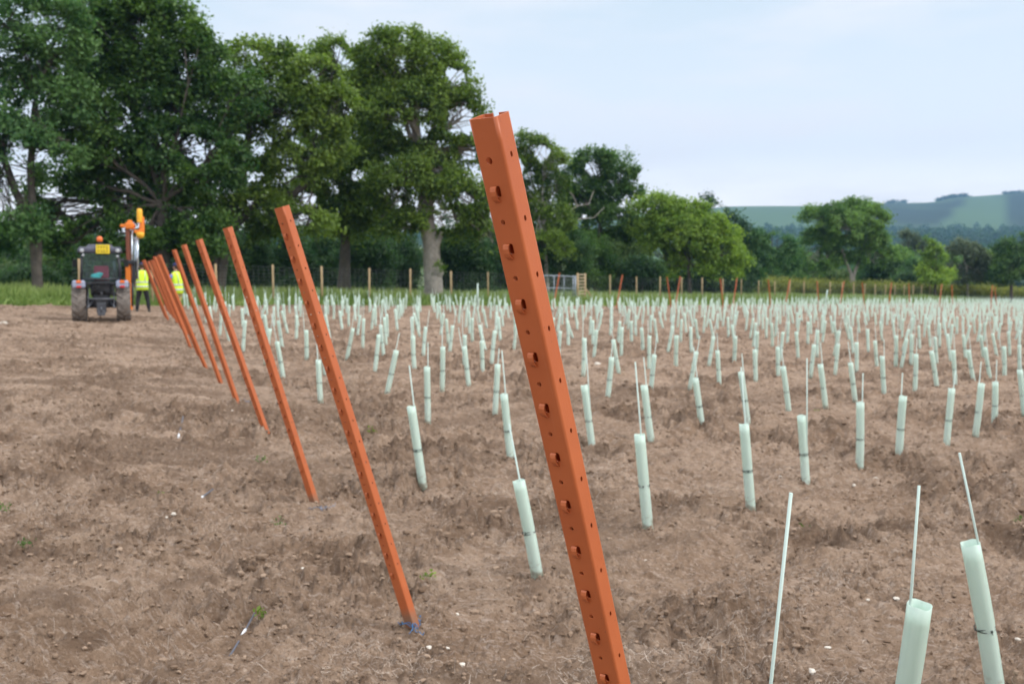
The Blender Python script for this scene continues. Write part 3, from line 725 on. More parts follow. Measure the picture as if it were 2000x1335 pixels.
def on_line(n, h, o=0.0):
    x, y = fence_xy(n); return Vector((x + o * .77, y - o * .64, float(base_h(x, y)) + h))
g0 = on_line(NG0, 0); gt = thing('metal_gate', 'grey galvanised field gate with mesh infill in the deer fence', 'gate', g0)
mb = MB()
def gp(t, h): return on_line(NG0 + .03 + (NG1 - NG0 - .06) * t, h, .0) - g0
for a, b, r in [((0, .15), (0, 1.75), .035), ((1, .1), (1, 1.8), .05), ((0, 1.75), (1, 1.75), .03), ((0, .15), (1, .15), .03), ((0, .95), (1, .95), .026), ((.33, .15), (.33, 1.75), .024), ((.64, .15), (.64, 1.75), .024), ((.93, .1), (.93, 1.8), .03)]:
    mb.tube([gp(*a), gp(*b)], r, 8)
mb.build('gate_frame', M_GALV, gt)
mb = MB()
for i in range(1, 32): mb.tube([gp(i / 32, .15), gp(i / 32, 1.75)], .0055, 3, cap=False)
for i in range(1, 16): mb.tube([gp(0, .15 + i * .1), gp(1, .15 + i * .1)], .0055, 3, cap=False)
mb.build('gate_mesh', M_WIRE, gt)
p0 = on_line(NG1 + .05, 0); sp_r = thing('slatted_panel', 'short wooden panel of horizontal slats between the metal gate and fence', 'fence panel', p0)
def pp(t, h, o=0): return on_line(NG1 + .05 + (NP1 - NG1 - .08) * t, h, o) - p0
mb = MB()
ax = (pp(1, 0) - pp(0, 0)); ang = math.atan2(ax.y, ax.x); RM = Matrix.Rotation(ang, 3, 'Z'); Ls = Vector((ax.x, ax.y, 0)).length
for k in range(9): mb.box(pp(.5, .16 + k * .215, .06), (Ls, .025, .085), RM)
mb.build('slats', mat('pale_slats', (.40, .31, .20), .8, vary=.2, scale=5), sp_r)
for t in (0, 1):
    q = MB(); q.tube([pp(t, -.1), pp(t, 1.98)], .07, 10); q.build('post', M_WOOD, sp_r)
q = MB(); q.tube([pp(1, 1.0), pp(1.9, .02, .3)], .045, 8); q.build('brace', M_WOOD, sp_r)

# ------------------------------------------------------------------ orange steel end posts
def orange_paint(mud=.75):
    m = bpy.data.materials.new('orange_primer_paint'); m.use_nodes = True; t = m.node_tree; L = t.links.new; b = t.nodes['Principled BSDF']
    tc = N(t, 'ShaderNodeTexCoord'); n = N(t, 'ShaderNodeTexNoise'); n.inputs['Scale'].default_value = 7; n.inputs['Detail'].default_value = 6; L(tc.outputs['Object'], n.inputs[0])
    r = N(t, 'ShaderNodeMapRange'); r.inputs[1].default_value = .3; r.inputs[2].default_value = .7; L(n.outputs[0], r.inputs[0])
    x = N(t, 'ShaderNodeMixRGB'); x.inputs[1].default_value = (.51, .135, .044, 1); x.inputs[2].default_value = (.45, .112, .036, 1); L(r.outputs[0], x.inputs[0])
    # specks of dried soil
    n2 = N(t, 'ShaderNodeTexNoise'); n2.inputs['Scale'].default_value = 190; n2.inputs['Detail'].default_value = 2; L(tc.outputs['Object'], n2.inputs[0])
    n3 = N(t, 'ShaderNodeTexNoise'); n3.inputs['Scale'].default_value = 3.5; L(tc.outputs['Object'], n3.inputs[0])
    r3 = N(t, 'ShaderNodeMapRange'); r3.inputs[1].default_value = .48; r3.inputs[2].default_value = .66; L(n3.outputs[0], r3.inputs[0])
    r2 = N(t, 'ShaderNodeMapRange'); r2.inputs[1].default_value = .70; r2.inputs[2].default_value = .74; L(n2.outputs[0], r2.inputs[0])
    mu = N(t, 'ShaderNodeMath', operation='MULTIPLY'); L(r2.outputs[0], mu.inputs[0]); L(r3.outputs[0], mu.inputs[1])
    x2 = N(t, 'ShaderNodeMixRGB'); x2.inputs[2].default_value = (.10, .05, .03, 1); L(mu.outputs[0], x2.inputs[0]); L(x.outputs[0], x2.inputs[1])
    L(x2.outputs[0], b.inputs['Base Color']); 
    ms_ = N(t, 'ShaderNodeMapping'); ms_.inputs['Scale'].default_value = (90, 90, 3); L(tc.outputs['Object'], ms_.inputs[0]); n5 = N(t, 'ShaderNodeTexNoise'); n5.inputs['Scale'].default_value = 1; n5.inputs['Detail'].default_value = 4; L(ms_.outputs[0], n5.inputs[0])
    r5 = N(t, 'ShaderNodeMapRange'); r5.inputs[1].default_value = .66; r5.inputs[2].default_value = .74; r5.inputs[4].default_value = .35; L(n5.outputs[0], r5.inputs[0])
    x3 = N(t, 'ShaderNodeMixRGB'); x3.inputs[2].default_value = (.56, .24, .13, 1); L(r5.outputs[0], x3.inputs[0]); L(x2.outputs[0], x3.inputs[1])   # drag marks
    sz = N(t, 'ShaderNodeSeparateXYZ'); L(tc.outputs['Object'], sz.inputs[0]); ad = N(t, 'ShaderNodeMath', operation='MULTIPLY_ADD'); ad.inputs[1].default_value = .35; L(n3.outputs[0], ad.inputs[0]); L(sz.outputs['Z'], ad.inputs[2])
    r6 = N(t, 'ShaderNodeMapRange'); r6.inputs[1].default_value = .17; r6.inputs[2].default_value = .24; r6.inputs[3].default_value = mud; r6.inputs[4].default_value = 0; L(ad.outputs[0], r6.inputs[0])
    x4 = N(t, 'ShaderNodeMixRGB'); x4.inputs[2].default_value = (.24, .155, .10, 1); L(r6.outputs[0], x4.inputs[0]); L(x3.outputs[0], x4.inputs[1]); L(x4.outputs[0], b.inputs['Base Color'])   # soil rubbed on the foot
    b.inputs['Roughness'].default_value = .45; b.inputs['Specular IOR Level'].default_value = .45
    bp = N(t, 'ShaderNodeBump'); bp.inputs['Strength'].default_value = .12; bp.inputs['Distance'].default_value = .002
    n4 = N(t, 'ShaderNodeTexNoise'); n4.inputs['Scale'].default_value = 240; L(tc.outputs['Object'], n4.inputs[0]); L(n4.outputs[0], bp.inputs['Height']); L(bp.outputs[0], b.inputs['Normal'])
    return m
M_OR = orange_paint(); M_ORH = orange_paint(0.0)
PL = 1.97       # post length above ground
WF, WS, RC, LIP = .046, .030, .0055, .0165    # flats of face and sides, corner radius, back lip
def post_mesh():
    q = RC * math.pi / 2
    # profile in the (x, y) plane; x: left(+) / right(-), y: outward normal of the wide face. u runs lip -> side(-x) -> face -> side(+x) -> lip
    segs = [('lip', LIP), ('c', q), ('side', WS), ('c', q), ('face', WF), ('c', q), ('side', WS), ('c', q), ('lip', LIP)]
    hx = WF / 2 + RC; hy = WS / 2 + RC
    def prof(u):
        path = []; x, y = -hx + RC + LIP, -hy; a = math.pi   # heading
        for k, l in segs:
            if u <= l + 1e-9 or k == 'end':
                if k == 'c':
                    th = u / RC; # turning right (clockwise)
                    cx, cy = x + RC * math.cos(a - math.pi / 2), y + RC * math.sin(a - math.pi / 2)
                    b = a + math.pi / 2 - th; return cx + RC * math.cos(b), cy + RC * math.sin(b)
                return x + math.cos(a) * u, y + math.sin(a) * u
            if k == 'c':
                cx, cy = x + RC * math.cos(a - math.pi / 2), y + RC * math.sin(a - math.pi / 2)
                b = a + math.pi / 2 - math.pi / 2; x, y = cx + RC * math.cos(b), cy + RC * math.sin(b); a -= math.pi / 2
            else: x += math.cos(a) * l; y += math.sin(a) * l
            u -= l
        return x, y
    bm = bmesh.new(); cache = {}
    def V(u, v):
        k = (round(u, 6), round(v, 6))
        if k not in cache:
            x, y = prof(u); cache[k] = bm.verts.new((x, y, v))
        return cache[k]
    def quad(u0, u1, v0, v1): bm.faces.new((V(u0, v0), V(u1, v0), V(u1, v1), V(u0, v1)))
    def holed(u0, u1, v0, v1, cu, cv, ru, rv, sq=False):
        per = []; n4 = 4
        for i in range(n4): per.append((u0 + (u1 - u0) * i / n4, v0))
        for i in range(n4): per.append((u1, v0 + (v1 - v0) * i / n4))
        for i in range(n4): per.append((u1 - (u1 - u0) * i / n4, v1))
        for i in range(n4): per.append((u0, v1 - (v1 - v0) * i / n4))
        ring = []
        for (pu, pv) in per:
            a = math.atan2((pv - (v0 + v1) / 2) / (v1 - v0), (pu - (u0 + u1) / 2) / (u1 - u0))
            ca, sa = math.cos(a), math.sin(a)
            if sq: f = (abs(ca) ** 5 + abs(sa) ** 5) ** (-.2); ca *= f; sa *= f
            ring.append((cu + ru * ca, cv + rv * sa))
        for i in range(16):
            j = (i + 1) % 16
            bm.faces.new((V(*per[i]), V(*per[j]), V(*ring[j]), V(*ring[i])))
    top = PL; bot = -.30
    us = [0]
    for k, l in segs: us.append(us[-1] + l)
    rows = [(top - .04, top)]
    v = top - .04
    cells = [('H0', top - .10, top - .04)]   # first cell: big hole at .07
    v = top - .10; k = 0
    while v > bot + .01:
        cells.append(('S' if k % 2 == 0 else 'H', max(bot, v - .05), v)); v -= .05; k += 1
    cells.append(('P', top - .04, top))
    for kind, v0, v1 in cells:
        mid = (v0 + v1) / 2
        if v0 < .22 and kind in 'SH': kind = 'P'
        for si, (sk, l) in enumerate(segs):
            u0, u1 = us[si], us[si + 1]
            if sk == 'c':
                for a in range(4): 
                    pass
                nn = 4
                # split edges of neighbours in v for hole cells
                vs = [v0 + (v1 - v0) * i / 4 for i in range(5)] if kind != 'P' else [v0, v1]
                for i in range(len(vs) - 1):
                    for a in range(nn): quad(u0 + l * a / nn, u0 + l * (a + 1) / nn, vs[i], vs[i + 1])
            elif sk == 'face' and kind != 'P':
                cu = (u0 + u1) / 2 + .004
                if kind == 'S': holed(u0, u1, v0, v1, cu - .0050, mid + .003, .0050, .0092, True)
                else:
                    r_ = .0062 if kind == 'H0' else .0046
                    holed(u0, u1, v0, v1, cu, mid, r_, r_)
            elif sk == 'side' and kind in ('H', 'H0'):
                holed(u0, u1, v0, v1, (u0 + u1) / 2, mid + (.004 if kind == 'H0' else 0), .0032, .0052)
            else:
                vs = [v0 + (v1 - v0) * i / 4 for i in range(5)] if kind != 'P' else [v0, v1]
                nu = 4 if sk in ('face', 'side') else 1
                for i in range(len(vs) - 1):
                    for a in range(nu): quad(u0 + l * a / nu, u0 + l * (a + 1) / nu, vs[i], vs[i + 1])
    bmesh.ops.remove_doubles(bm, verts=bm.verts, dist=1e-5)
    bmesh.ops.recalc_face_normals(bm, faces=bm.faces)
    # make sure wide face looks along +y
    fc = max(bm.faces, key=lambda f: f.calc_center_median().y)
    if fc.normal.y < 0: bmesh.ops.reverse_faces(bm, faces=bm.faces)
    for f in bm.faces: f.smooth = False
    me = bpy.data.meshes.new('channel'); bm.to_mesh(me); bm.free()
    tmp = bpy.data.objects.new('tmp', me); col.objects.link(tmp)
    md = tmp.modifiers.new('s', 'SOLIDIFY'); md.thickness = .0022; md.offset = -1
    dg = bpy.context.evaluated_depsgraph_get(); me2 = bpy.data.meshes.new_from_object(tmp.evaluated_get(dg))
    bpy.data.objects.remove(tmp); me2.name = 'channel'; me2.materials.clear(); me2.materials.append(M_OR)
    # smooth-shade the rounded corners only
    for p in me2.polygons:
        n = p.normal
        p.use_smooth = abs(n.z) < .1 and min(abs(n.x), abs(n.y)) > .08
    return me2
POST_ME = post_mesh()
def hook_mb(z):
    """wire hook pressed out of the wide face: a strap rooted below its slot, bulging out and curling back in at the top"""
    mb = MB(); y0 = WS / 2 + RC; w = .0058; cx = .0045
    prof = [(-.015, -.001), (-.012, .0022), (-.008, .0055), (-.002, .0074), (.005, .0072), (.0095, .0052), (.0110, .0020)]
    th = .0018; vs = []
    n = len(prof)
    for i, (dz, dy) in enumerate(prof):
        a = prof[max(0, i - 1)]; b = prof[min(n - 1, i + 1)]; t = Vector((b[1] - a[1], b[0] - a[0])).normalized(); nn = Vector((t.y, -t.x))
        for sx in (-1, 1):
            for k in (0, 1):
                q = Vector((dy, dz)) + nn * (th if k else 0)
                vs.append((cx + sx * w, y0 + q.x, z + q.y))
    fs = []
    for i in range(n - 1):
        a = i * 4; b = a + 4
        fs += [(a + 1, a + 3, b + 3, b + 1), (a, b, b + 2, a + 2), (a, a + 1, b + 1, b), (a + 2, b + 2, b + 3, a + 3)]
    fs += [(0, 2, 3, 1), (4 * n - 4, 4 * n - 3, 4 * n - 1, 4 * n - 2)]
    return mb.add(vs, fs)
hook_z = [PL - .125 - .1 * k for k in range(17)]
HOOK_ME = None
def make_post(name, label, loc, up, outward, hooks, group, roll=0, scale=1.0, inset=None):
    root = thing(name, label, 'post', loc, group)
    zax = Vector(up).normalized(); yax = Vector(outward); yax = (yax - zax * yax.dot(zax)).normalized(); xax = yax.cross(zax)
    M = Matrix((xax, yax, zax)).transposed(); root.rotation_mode = 'QUATERNION'; root.rotation_quaternion = M.to_quaternion()
    root.scale = (scale,) * 3
    ch = bpy.data.objects.new('channel', POST_ME); col.objects.link(ch); ch.parent = root
    global HOOK_ME
    if hooks == 'parts':
        for z in hook_z:
            if HOOK_ME is None:
                h = hook_mb(0).build('hook', M_ORH, root); HOOK_ME = h.data
            else:
                h = bpy.data.objects.new('hook', HOOK_ME); col.objects.link(h); h.parent = root
            h.location = (0, 0, z)
            if label.startswith('foreground'): h['label'] = 'pressed wire hook on the wide face'
    elif hooks == 'row':
        key = 'hook_row'
        if key not in bpy.data.meshes:
            mb = MB()
            for z in hook_z:
                m2 = hook_mb(z); mb.add(m2.v, m2.f)
            h = mb.build('hook_row', M_OR, root)
        else:
            h = bpy.data.objects.new('hook_row', bpy.data.meshes[key]); col.objects.link(h); h.parent = root
    return root
OUT = Vector((-.60, -.80, 0))
G_P = 'orange steel end posts leaning out along the headland'
ORD = ['zeroth', 'first', 'second', 'third', 'fourth', 'fifth', 'sixth', 'seventh', 'eighth', 'ninth', 'tenth', 'eleventh', 'twelfth', 'thirteenth', 'fourteenth', 'fifteenth', 'sixteenth', 'seventeenth', 'eighteenth', 'nineteenth']
TENS = {2: 'twent', 3: 'thirt', 4: 'fort', 5: 'fift', 6: 'sixt', 7: 'sevent', 8: 'eight', 9: 'ninet', 10: 'hundred'}
def ordinal(n):
    if n < 20: return ORD[n]
    t, u = divmod(n, 10)
    if t >= 10: return str(n) + 'th'
    return TENS[t] + ('ieth' if u == 0 else 'y-' + ORD[u])
# nearest post: exact pose measured from its pitch marks
D0 = 1.61; topc = Vector((-.0165 * D0 * 1.0, D0, 0)); 
dirv = Vector((.2115, .274, -.939)).normalized()
tp = at(968, 228, D0)            # front corner (face/right side) at the top
zax = -dirv; yax = (OUT - zax * OUT.dot(zax)).normalized(); xax = yax.cross(zax)
topv = tp + xax * (WF / 2 + RC) - yax * (WS / 2 + RC)
basev = topv - zax * PL
make_post('end_post', 'foreground orange steel post, tallest in the photo, covered in hooks and round holes', basev, zax, OUT, 'parts', G_P)
P = {0: (.374, 2.15)}
mpos = {1: ((803, 1212), (548, 397)), 2: ((614, 980), (443, 440)), 3: ((526, 862), (388, 466)), 4: ((467, 796), (359, 478)), 5: ((433, 753), (340, 488)),
        6: ((404, 723), (329, 496)), 7: ((390, 697), (316, 497)), 8: ((373, 680), (310, 506)), 15: ((331, 631), (286, 513)), 16: ((325, 624), (279, 510))}
post_bases = []
G0 = Vector((.46, 2.2)); GS = Vector((-.91, 2.385)); RS = Vector((.628, .655))
for k in range(1, 17):
    if k in mpos:
        b = ground_pt(*mpos[k][0])
    else:
        v = G0 + GS * k; b = Vector((v.x, v.y, float(base_h(v.x, v.y))))
    lean = Vector((-.50, -.60, 1.84)) + Vector((random.uniform(-.03, .03), random.uniform(-.05, .05), 0))
    if k in mpos and k <= 5:
        # choose the point on the top pixel's ray that gives the post its length
        best = None
        for i in range(400):
            Yt = b.y - .2 - i * .003; t = at(*mpos[k][1], Yt); e = abs((t - b).length - PL)
            if best is None or e < best[0]: best = (e, t)
        if best[0] < .03 : lean = best[1] - b
        else: print('post', k, 'fallback', best)
    print('post', k, [round(q, 2) for q in b], [round(q, 2) for q in lean])
    lab = {1: 'second orange post from the camera, its foot beside a dark hole and blue twine', 2: 'third orange post from the camera, foot near a blue twine scrap', 16: 'farthest orange post of the headland row, beside the workers'}.get(k, ordinal(k + 1) + ' orange leaning post from the camera in the headland row')
    gz = ground_z(b.x, b.y)
    make_post('end_post', lab, Vector((b.x, b.y, b.z)), lean, OUT if k < 9 else Vector((-.6, -.8, 0)), 'parts' if k < 9 else 'none', G_P)
    post_bases.append(b)
# far end posts of the block, and the near ends of the next block
G_F = 'orange posts at the far ends of the planted rows'
for i, (tx, ty, bx) in enumerate([(1092, 541, 1080), (1215, 543, 1203), (1328, 543, 1318), (1439, 546, 1430), (1542, 550, 1532), (1648, 553, 1638), (1741, 559, 1734), (1839, 562, 1833), (1938, 563, 1934)]):
    D = 52 + 1.6 * i; bX = (bx - 1000) / FPX * D; b = Vector((bX, D, float(base_h(bX, D))))
    t = at(tx, ty, D + .5); d = t - b; d.z = 1.75
    make_post('end_post', ordinal(i + 1) + ' from the left of the distant orange posts tilting to the right', b, d, Vector((.6, .8, 0)), 'none', G_F)
for i, (tx, ty, bx) in enumerate([(1303, 548, 1311), (1407, 547, 1413), (1501, 552, 1506), (1596, 554, 1600), (1684, 557, 1689), (1775, 561, 1777), (1859, 563, 1861), (1943, 565, 1948)]):
    D = 60 + 2.0 * i; bX = (bx - 1000) / FPX * D; b = Vector((bX, D, float(base_h(bX, D))))
    t = at(tx, ty, D - .5); d = t - b; d.z = 1.75
    make_post('end_post', ordinal(i + 1) + ' from the left of the distant orange posts tilting to the left', b, d, Vector((-.6, -.8, 0)), 'none', G_F)

# blue twine scraps
M_TW = mat('blue_twine', (.05, .17, .36), .7)
M_TWG = mat('faded_twine', (.16, .21, .30), .8)
for k, (px, py, lab, m) in enumerate([(820, 1218, 'frayed blue twine on the soil at the foot of the second orange post', M_TW), (636, 990, 'grey blue twine on the soil at the foot of the third orange post', M_TWG), (479, 790, 'blue twine scrap at the foot of the fifth orange post', M_TW)]):
    g_ = ground_pt(px, py); g_.z = ground_z(g_.x, g_.y) + .012; rr = random.Random(40 + k); mb = MB()
    for s_ in range(5):
        pts = []; a = rr.uniform(0, 6.3); p = Vector((rr.uniform(-.02, .02), rr.uniform(-.03, .03), 0))
        for i in range(9):
            a += rr.uniform(-.9, .9); p = p + Vector((math.cos(a), math.sin(a), 0)) * .013; pts.append(p + Vector((0, 0, rr.uniform(-.004, .022))))
        mb.tube(pts, .0018, 4)
    tw = mb.build('twine', m); tw.location = g_; tag(tw, lab, 'twine', 'blue twine scraps')

# ------------------------------------------------------------------ vine guards (tubes with canes)
def guard_material(mud=.8):
    m = bpy.data.materials.new('pale_green_guard_plastic'); m.use_nodes = True; t = m.node_tree; t.nodes.clear(); L = t.links.new
    out = N(t, 'ShaderNodeOutputMaterial'); tc = N(t, 'ShaderNodeTexCoord')
    mp = N(t, 'ShaderNodeMapping'); mp.inputs['Scale'].default_value = (60, 60, 1.2); L(tc.outputs['Object'], mp.inputs[0])
    n = N(t, 'ShaderNodeTexNoise'); n.inputs['Scale'].default_value = 1; n.inputs['Detail'].default_value = 3; L(mp.outputs[0], n.inputs[0])
    x = N(t, 'ShaderNodeMixRGB'); x.inputs[1].default_value = (.79, .88, .81, 1); x.inputs[2].default_value = (.67, .79, .71, 1); L(n.outputs[0], x.inputs[0])
    p = N(t, 'ShaderNodeBsdfPrincipled'); p.inputs['Roughness'].default_value = .38; p.inputs['Specular IOR Level'].default_value = .4; 
    n7 = N(t, 'ShaderNodeTexNoise'); n7.inputs['Scale'].default_value = 38; n7.inputs['Detail'].default_value = 4; L(tc.outputs['Object'], n7.inputs[0]); sz = N(t, 'ShaderNodeSeparateXYZ'); L(tc.outputs['Object'], sz.inputs[0])
    md_ = N(t, 'ShaderNodeMath', operation='MULTIPLY_ADD'); md_.inputs[1].default_value = -.35; L(n7.outputs[0], md_.inputs[0]); L(sz.outputs['Z'], md_.inputs[2])
    r7 = N(t, 'ShaderNodeMapRange'); r7.inputs[1].default_value = -.20; r7.inputs[2].default_value = -.10; r7.inputs[3].default_value = mud; r7.inputs[4].default_value = 0; L(md_.outputs[0], r7.inputs[0])
    x7 = N(t, 'ShaderNodeMixRGB'); x7.inputs[2].default_value = (.30, .22, .15, 1); L(r7.outputs[0], x7.inputs[0]); L(x.outputs[0], x7.inputs[1]); L(x7.outputs[0], p.inputs['Base Color'])   # splashed soil
    bp = N(t, 'ShaderNodeBump'); bp.inputs['Strength'].default_value = .35; bp.inputs['Distance'].default_value = .003; L(n.outputs[0], bp.inputs['Height']); L(bp.outputs[0], p.inputs['Normal'])
    tl = N(t, 'ShaderNodeBsdfTranslucent'); tl.inputs[0].default_value = (.78, .92, .83, 1)
    ms = N(t, 'ShaderNodeMixShader'); ms.inputs[0].default_value = .40; L(p.outputs[0], ms.inputs[1]); L(tl.outputs[0], ms.inputs[2]); L(ms.outputs[0], out.inputs[0])
    return m
M_TUBE = guard_material(); M_TUBEF = guard_material(0.0)
M_CANE = mat('pale_fibreglass_cane', (.52, .64, .58), .5)
M_TIE = mat('black_wire_tie', (.02, .03, .025), .6)
TH = .60; TR = .036
def tube_proto(seed):
    rr = random.Random(seed); mb = MB(); n = 28; vs = []; zs = [-.06, 0, .06, .14, .24, .27, .30, .42, .54, TH]
    ov = rr.uniform(.90, .98); bend = rr.uniform(-.008, .008)
    for z in zs:
        pin = .93 if abs(z - .27) < .01 else 1.0
        for j in range(n):
            a = 2 * math.pi * j / n
            r_ = TR * pin * (1 + .10 * math.exp(-((a - math.pi) / .28) ** 2) + .012 * math.sin(5 * a + seed) + (.04 * math.sin(3 * a + seed * 2) if z < .2 else 0) * (.2 - z) / .2)
            vs.append((r_ * math.cos(a) + bend * math.sin(math.pi * z / TH), r_ * ov * math.sin(a), z + (.003 * math.sin(a * 3 + seed) if z == TH else 0)))
    fs = [(i * n + j, i * n + (j + 1) % n, (i + 1) * n + (j + 1) % n, (i + 1) * n + j) for i in range(len(zs) - 1) for j in range(n)]
    mb.add(vs, fs, True); me = bpy.data.meshes.new('tube')
    me.from_pydata(mb.v, [], mb.f); me.polygons.foreach_set('use_smooth', mb.sm); me.materials.append(M_TUBE)
    tmp = bpy.data.objects.new('tmp', me); col.objects.link(tmp); md = tmp.modifiers.new('s', 'SOLIDIFY'); md.thickness = .0016; md.offset = -1
    dg = bpy.context.evaluated_depsgraph_get(); me2 = bpy.data.meshes.new_from_object(tmp.evaluated_get(dg)); bpy.data.objects.remove(tmp); me2.name = 'tube'
    return me2
TUBES = [tube_proto(s) for s in (1, 2, 3, 4)]
def cane_mesh(L=1.06):
    mb = MB(); mb.tube([(0, 0, -.08), (0, 0, .4), (0, 0, L)], .0048, 8); o = mb.build('cane', M_CANE); me = o.data; bpy.data.objects.remove(o); return me
CANE = cane_mesh()
def tie_mesh(s):
    rr = random.Random(s); mb = MB()
    for k in range(2):
        tilt = rr.uniform(.004, .012) * (1 if k else -1); ph = rr.uniform(-.4, .4)
        mb.tube([((TR + .0015) * math.cos(a), (TR + .0015) * math.sin(a),   .27 + tilt * math.cos(a - ph) * 1.0) for a in [2 * math.pi * i / 24 for i in range(24)]], .0021, 5, closed=True)
    a = rr.uniform(-.3, .1); c = Vector((math.cos(a), math.sin(a), 0)) * (TR + .004) + Vector((0, 0, .27))
    mb.ball(c, (.006, .005, .006), 8, 6); mb.tube([c, c + Vector((.012, -.004, .006))], .0013, 5); mb.tube([c, c + Vector((.010, -.006, -.008))], .0013, 5)
    o = mb.build('wire_tie', M_TIE); me = o.data; bpy.data.objects.remove(o); return me
TIES = [tie_mesh(s) for s in (1, 2, 3)]
def vine_mesh(s):
    rr = np.random.default_rng(s); cen = np.array([[0, 0, .06], [.004, .003, .13], [-.003, 0, .19]]) 
    V, Fc, T = leaves(cen, np.array([14, 14, 10]), np.array([.035, .035, .03]), .022, s)
    rad = np.hypot(V[:, 0], V[:, 1]); k = np.minimum(1, (TR * .80) / np.maximum(rad, 1e-6)); V[:, 0] *= k; V[:, 1] *= k; V[:, 2] = np.clip(V[:, 2], .0, .3)
    o = np_mesh('vine_leaves', V, Fc, LEAF['oak'], attrs={'tint': T}); me = o.data; bpy.data.objects.remove(o); return me
VINES = [vine_mesh(s) for s in (5, 6, 7)]
G_G = 'pale green vine guards planted in rows'
guard_no = [0]
def quat_to(d): return Vector(d).normalized().to_track_quat('Z', 'Y')
def make_guard(base, axis, cane_axis, label, full=True, length=1.0, cane_side=1, spin=None, cane_len=1.0):
    i = guard_no[0]; guard_no[0] += 1; rr = random.Random(900 + i)
    root = thing('vine_guard', label, 'vine guard', base, G_G)
    sp_ = rr.uniform(-.5, .5) if spin is None else spin
    t = bpy.data.objects.new('tube', TUBES[i % 4]); col.objects.link(t); t.parent = root; t.rotation_mode = 'QUATERNION'
    q = quat_to(axis); t.rotation_quaternion = q @ Quaternion((0, 0, 1), sp_); t.scale = (1, 1, length)
    if cane_axis is not None:
        c = bpy.data.objects.new('cane', CANE); col.objects.link(c); c.parent = root; c.rotation_mode = 'QUATERNION'
        # the cane stands inside the guard against its wall
        ax = Vector(axis).normalized(); off = q @ Vector((cane_side * (TR - .009), .006, 0))
        c.location = off * .6; c.rotation_quaternion = quat_to(cane_axis); c.scale = (1, 1, cane_len)
    if full:
        w = bpy.data.objects.new('wire_tie', TIES[i % 3]); col.objects.link(w); w.parent = root; w.rotation_mode = 'QUATERNION'; w.rotation_quaternion = q @ Quaternion((0, 0, 1), rr.uniform(-.5, .2)); w.scale = (1, 1, length)
        if base[1] < 12:
            v = bpy.data.objects.new('vine_leaves', VINES[i % 3]); col.objects.link(v); v.parent = root; v.rotation_mode = 'QUATERNION'; v.rotation_quaternion = q
    return root
# measured guards: row, index in row, base px, top px, cane top px
MEAS = [
 (1, 1, (1049, 1120), (1013, 938), (1000, 826)), (1, 2, (1265, 1028), (1249, 848), (1245, 706)), (1, 3, (1466, 992), (1453, 828), (1451, 716)),
 (1, 4, (1574, 948), (1565, 811), (1579, 699)), (1, 5, (1679, 915), (1680, 785), (1688, 728)), (1, 6, (1756, 890), (1764, 773), (1769, 728)),
 (1, 7, (1848, 870), (1859, 758), (1862, 721)), (1, 8, (1905, 851), (1917, 748), (1922, 706)), (1, 9, (1942, 830), (1944, 747), (1948, 702)), (1, 10, (2001, 812), (1992, 722), (1993, 680)),
 (2, 1, (826, 946), (803, 793), (804, 713)), (2, 2, (998, 900), (984, 769), (984, 684)), (2, 3, (1157, 878), (1141, 752), (1147, 668)), (2, 4, (1272, 863), (1258, 752), (1260, 697)),
 (2, 5, (1372, 838), (1358, 738), (1357, 677)), (2, 6, (1461, 828), (1447, 726), (1451, 690)), (2, 7, (1541, 805), (1529, 715), (1527, 672)), (2, 8, (1612, 794), (1602, 711), (1604, 668)),
 (2, 9, (1670, 783), (1661, 708), (1658, 667)), (2, 10, (1727, 771), (1723, 695), (1728, 662)), (2, 11, (1787, 766), (1789, 691), (1792, 660)), (2, 12, (1830, 758), (1819, 685), (1821, 655)),
 (2, 13, (1866, 752), (1862, 684), (1864, 650)), (2, 14, (1902, 746), (1891, 683), (1893, 650)), (2, 15, (1934, 743), (1923, 678), (1926, 645)), (2, 16, (1962, 738), (1961, 676), (1948, 640)), (2, 17, (1991, 724), (1991, 675), (1992, 640)),
 (3, 2, (836, 824), (834, 716), (839, 668)), (3, 3, (967, 808), (972, 711), (972, 680)), (3, 5, (1187, 777), (1195, 697), (1200, 668)), (3, 6, (1271, 764), (1278, 692), (1287, 652)), (3, 7, (1347, 759), (1360, 686), (1365, 655)),
 (3, 8, (1405, 752), (1401, 684), (1402, 650)), (3, 9, (1476, 745), (1474, 682), (1476, 645)), (3, 10, (1520, 738), (1519, 677), (1521, 640)), (3, 11, (1583, 735), (1590, 672), (1592, 640)), (3, 12, (1631, 730), (1637, 671), (1640, 640)),
 (3, 13, (1673, 725), (1673, 668), (1676, 640)), (3, 14, (1713, 718), (1709, 665), (1710, 635)), (3, 15, (1760, 717), (1771, 661), (1773, 632)),
 (4, 1, (626, 783), (622, 705), (621, 660)), (4, 2, (756, 767), (774, 684), (778, 650)), (4, 3, (864, 761), (865, 677), (867, 640)), (4, 5, (943, 728), (941, 665), (944, 630)),
]
done = {}
rowname = {0: 'nearest row', 1: 'second row from the camera', 2: 'third row from the camera', 3: 'fourth row from the camera'}
NEAR_LAB = {(1, 1): 'green guard with looped tie just left of the foreground post, cane behind its rim',
 (1, 2): 'green guard with a double tie just right of the foreground post, tall cane',
 (1, 3): 'green straight guard with its cane crossing the leaning guard behind it',
 (2, 1): 'green guard leaning left with a crossed tie, first right of the second orange post',
 (2, 2): 'green left-leaning guard close behind the foreground post, its foot beside another cane'}
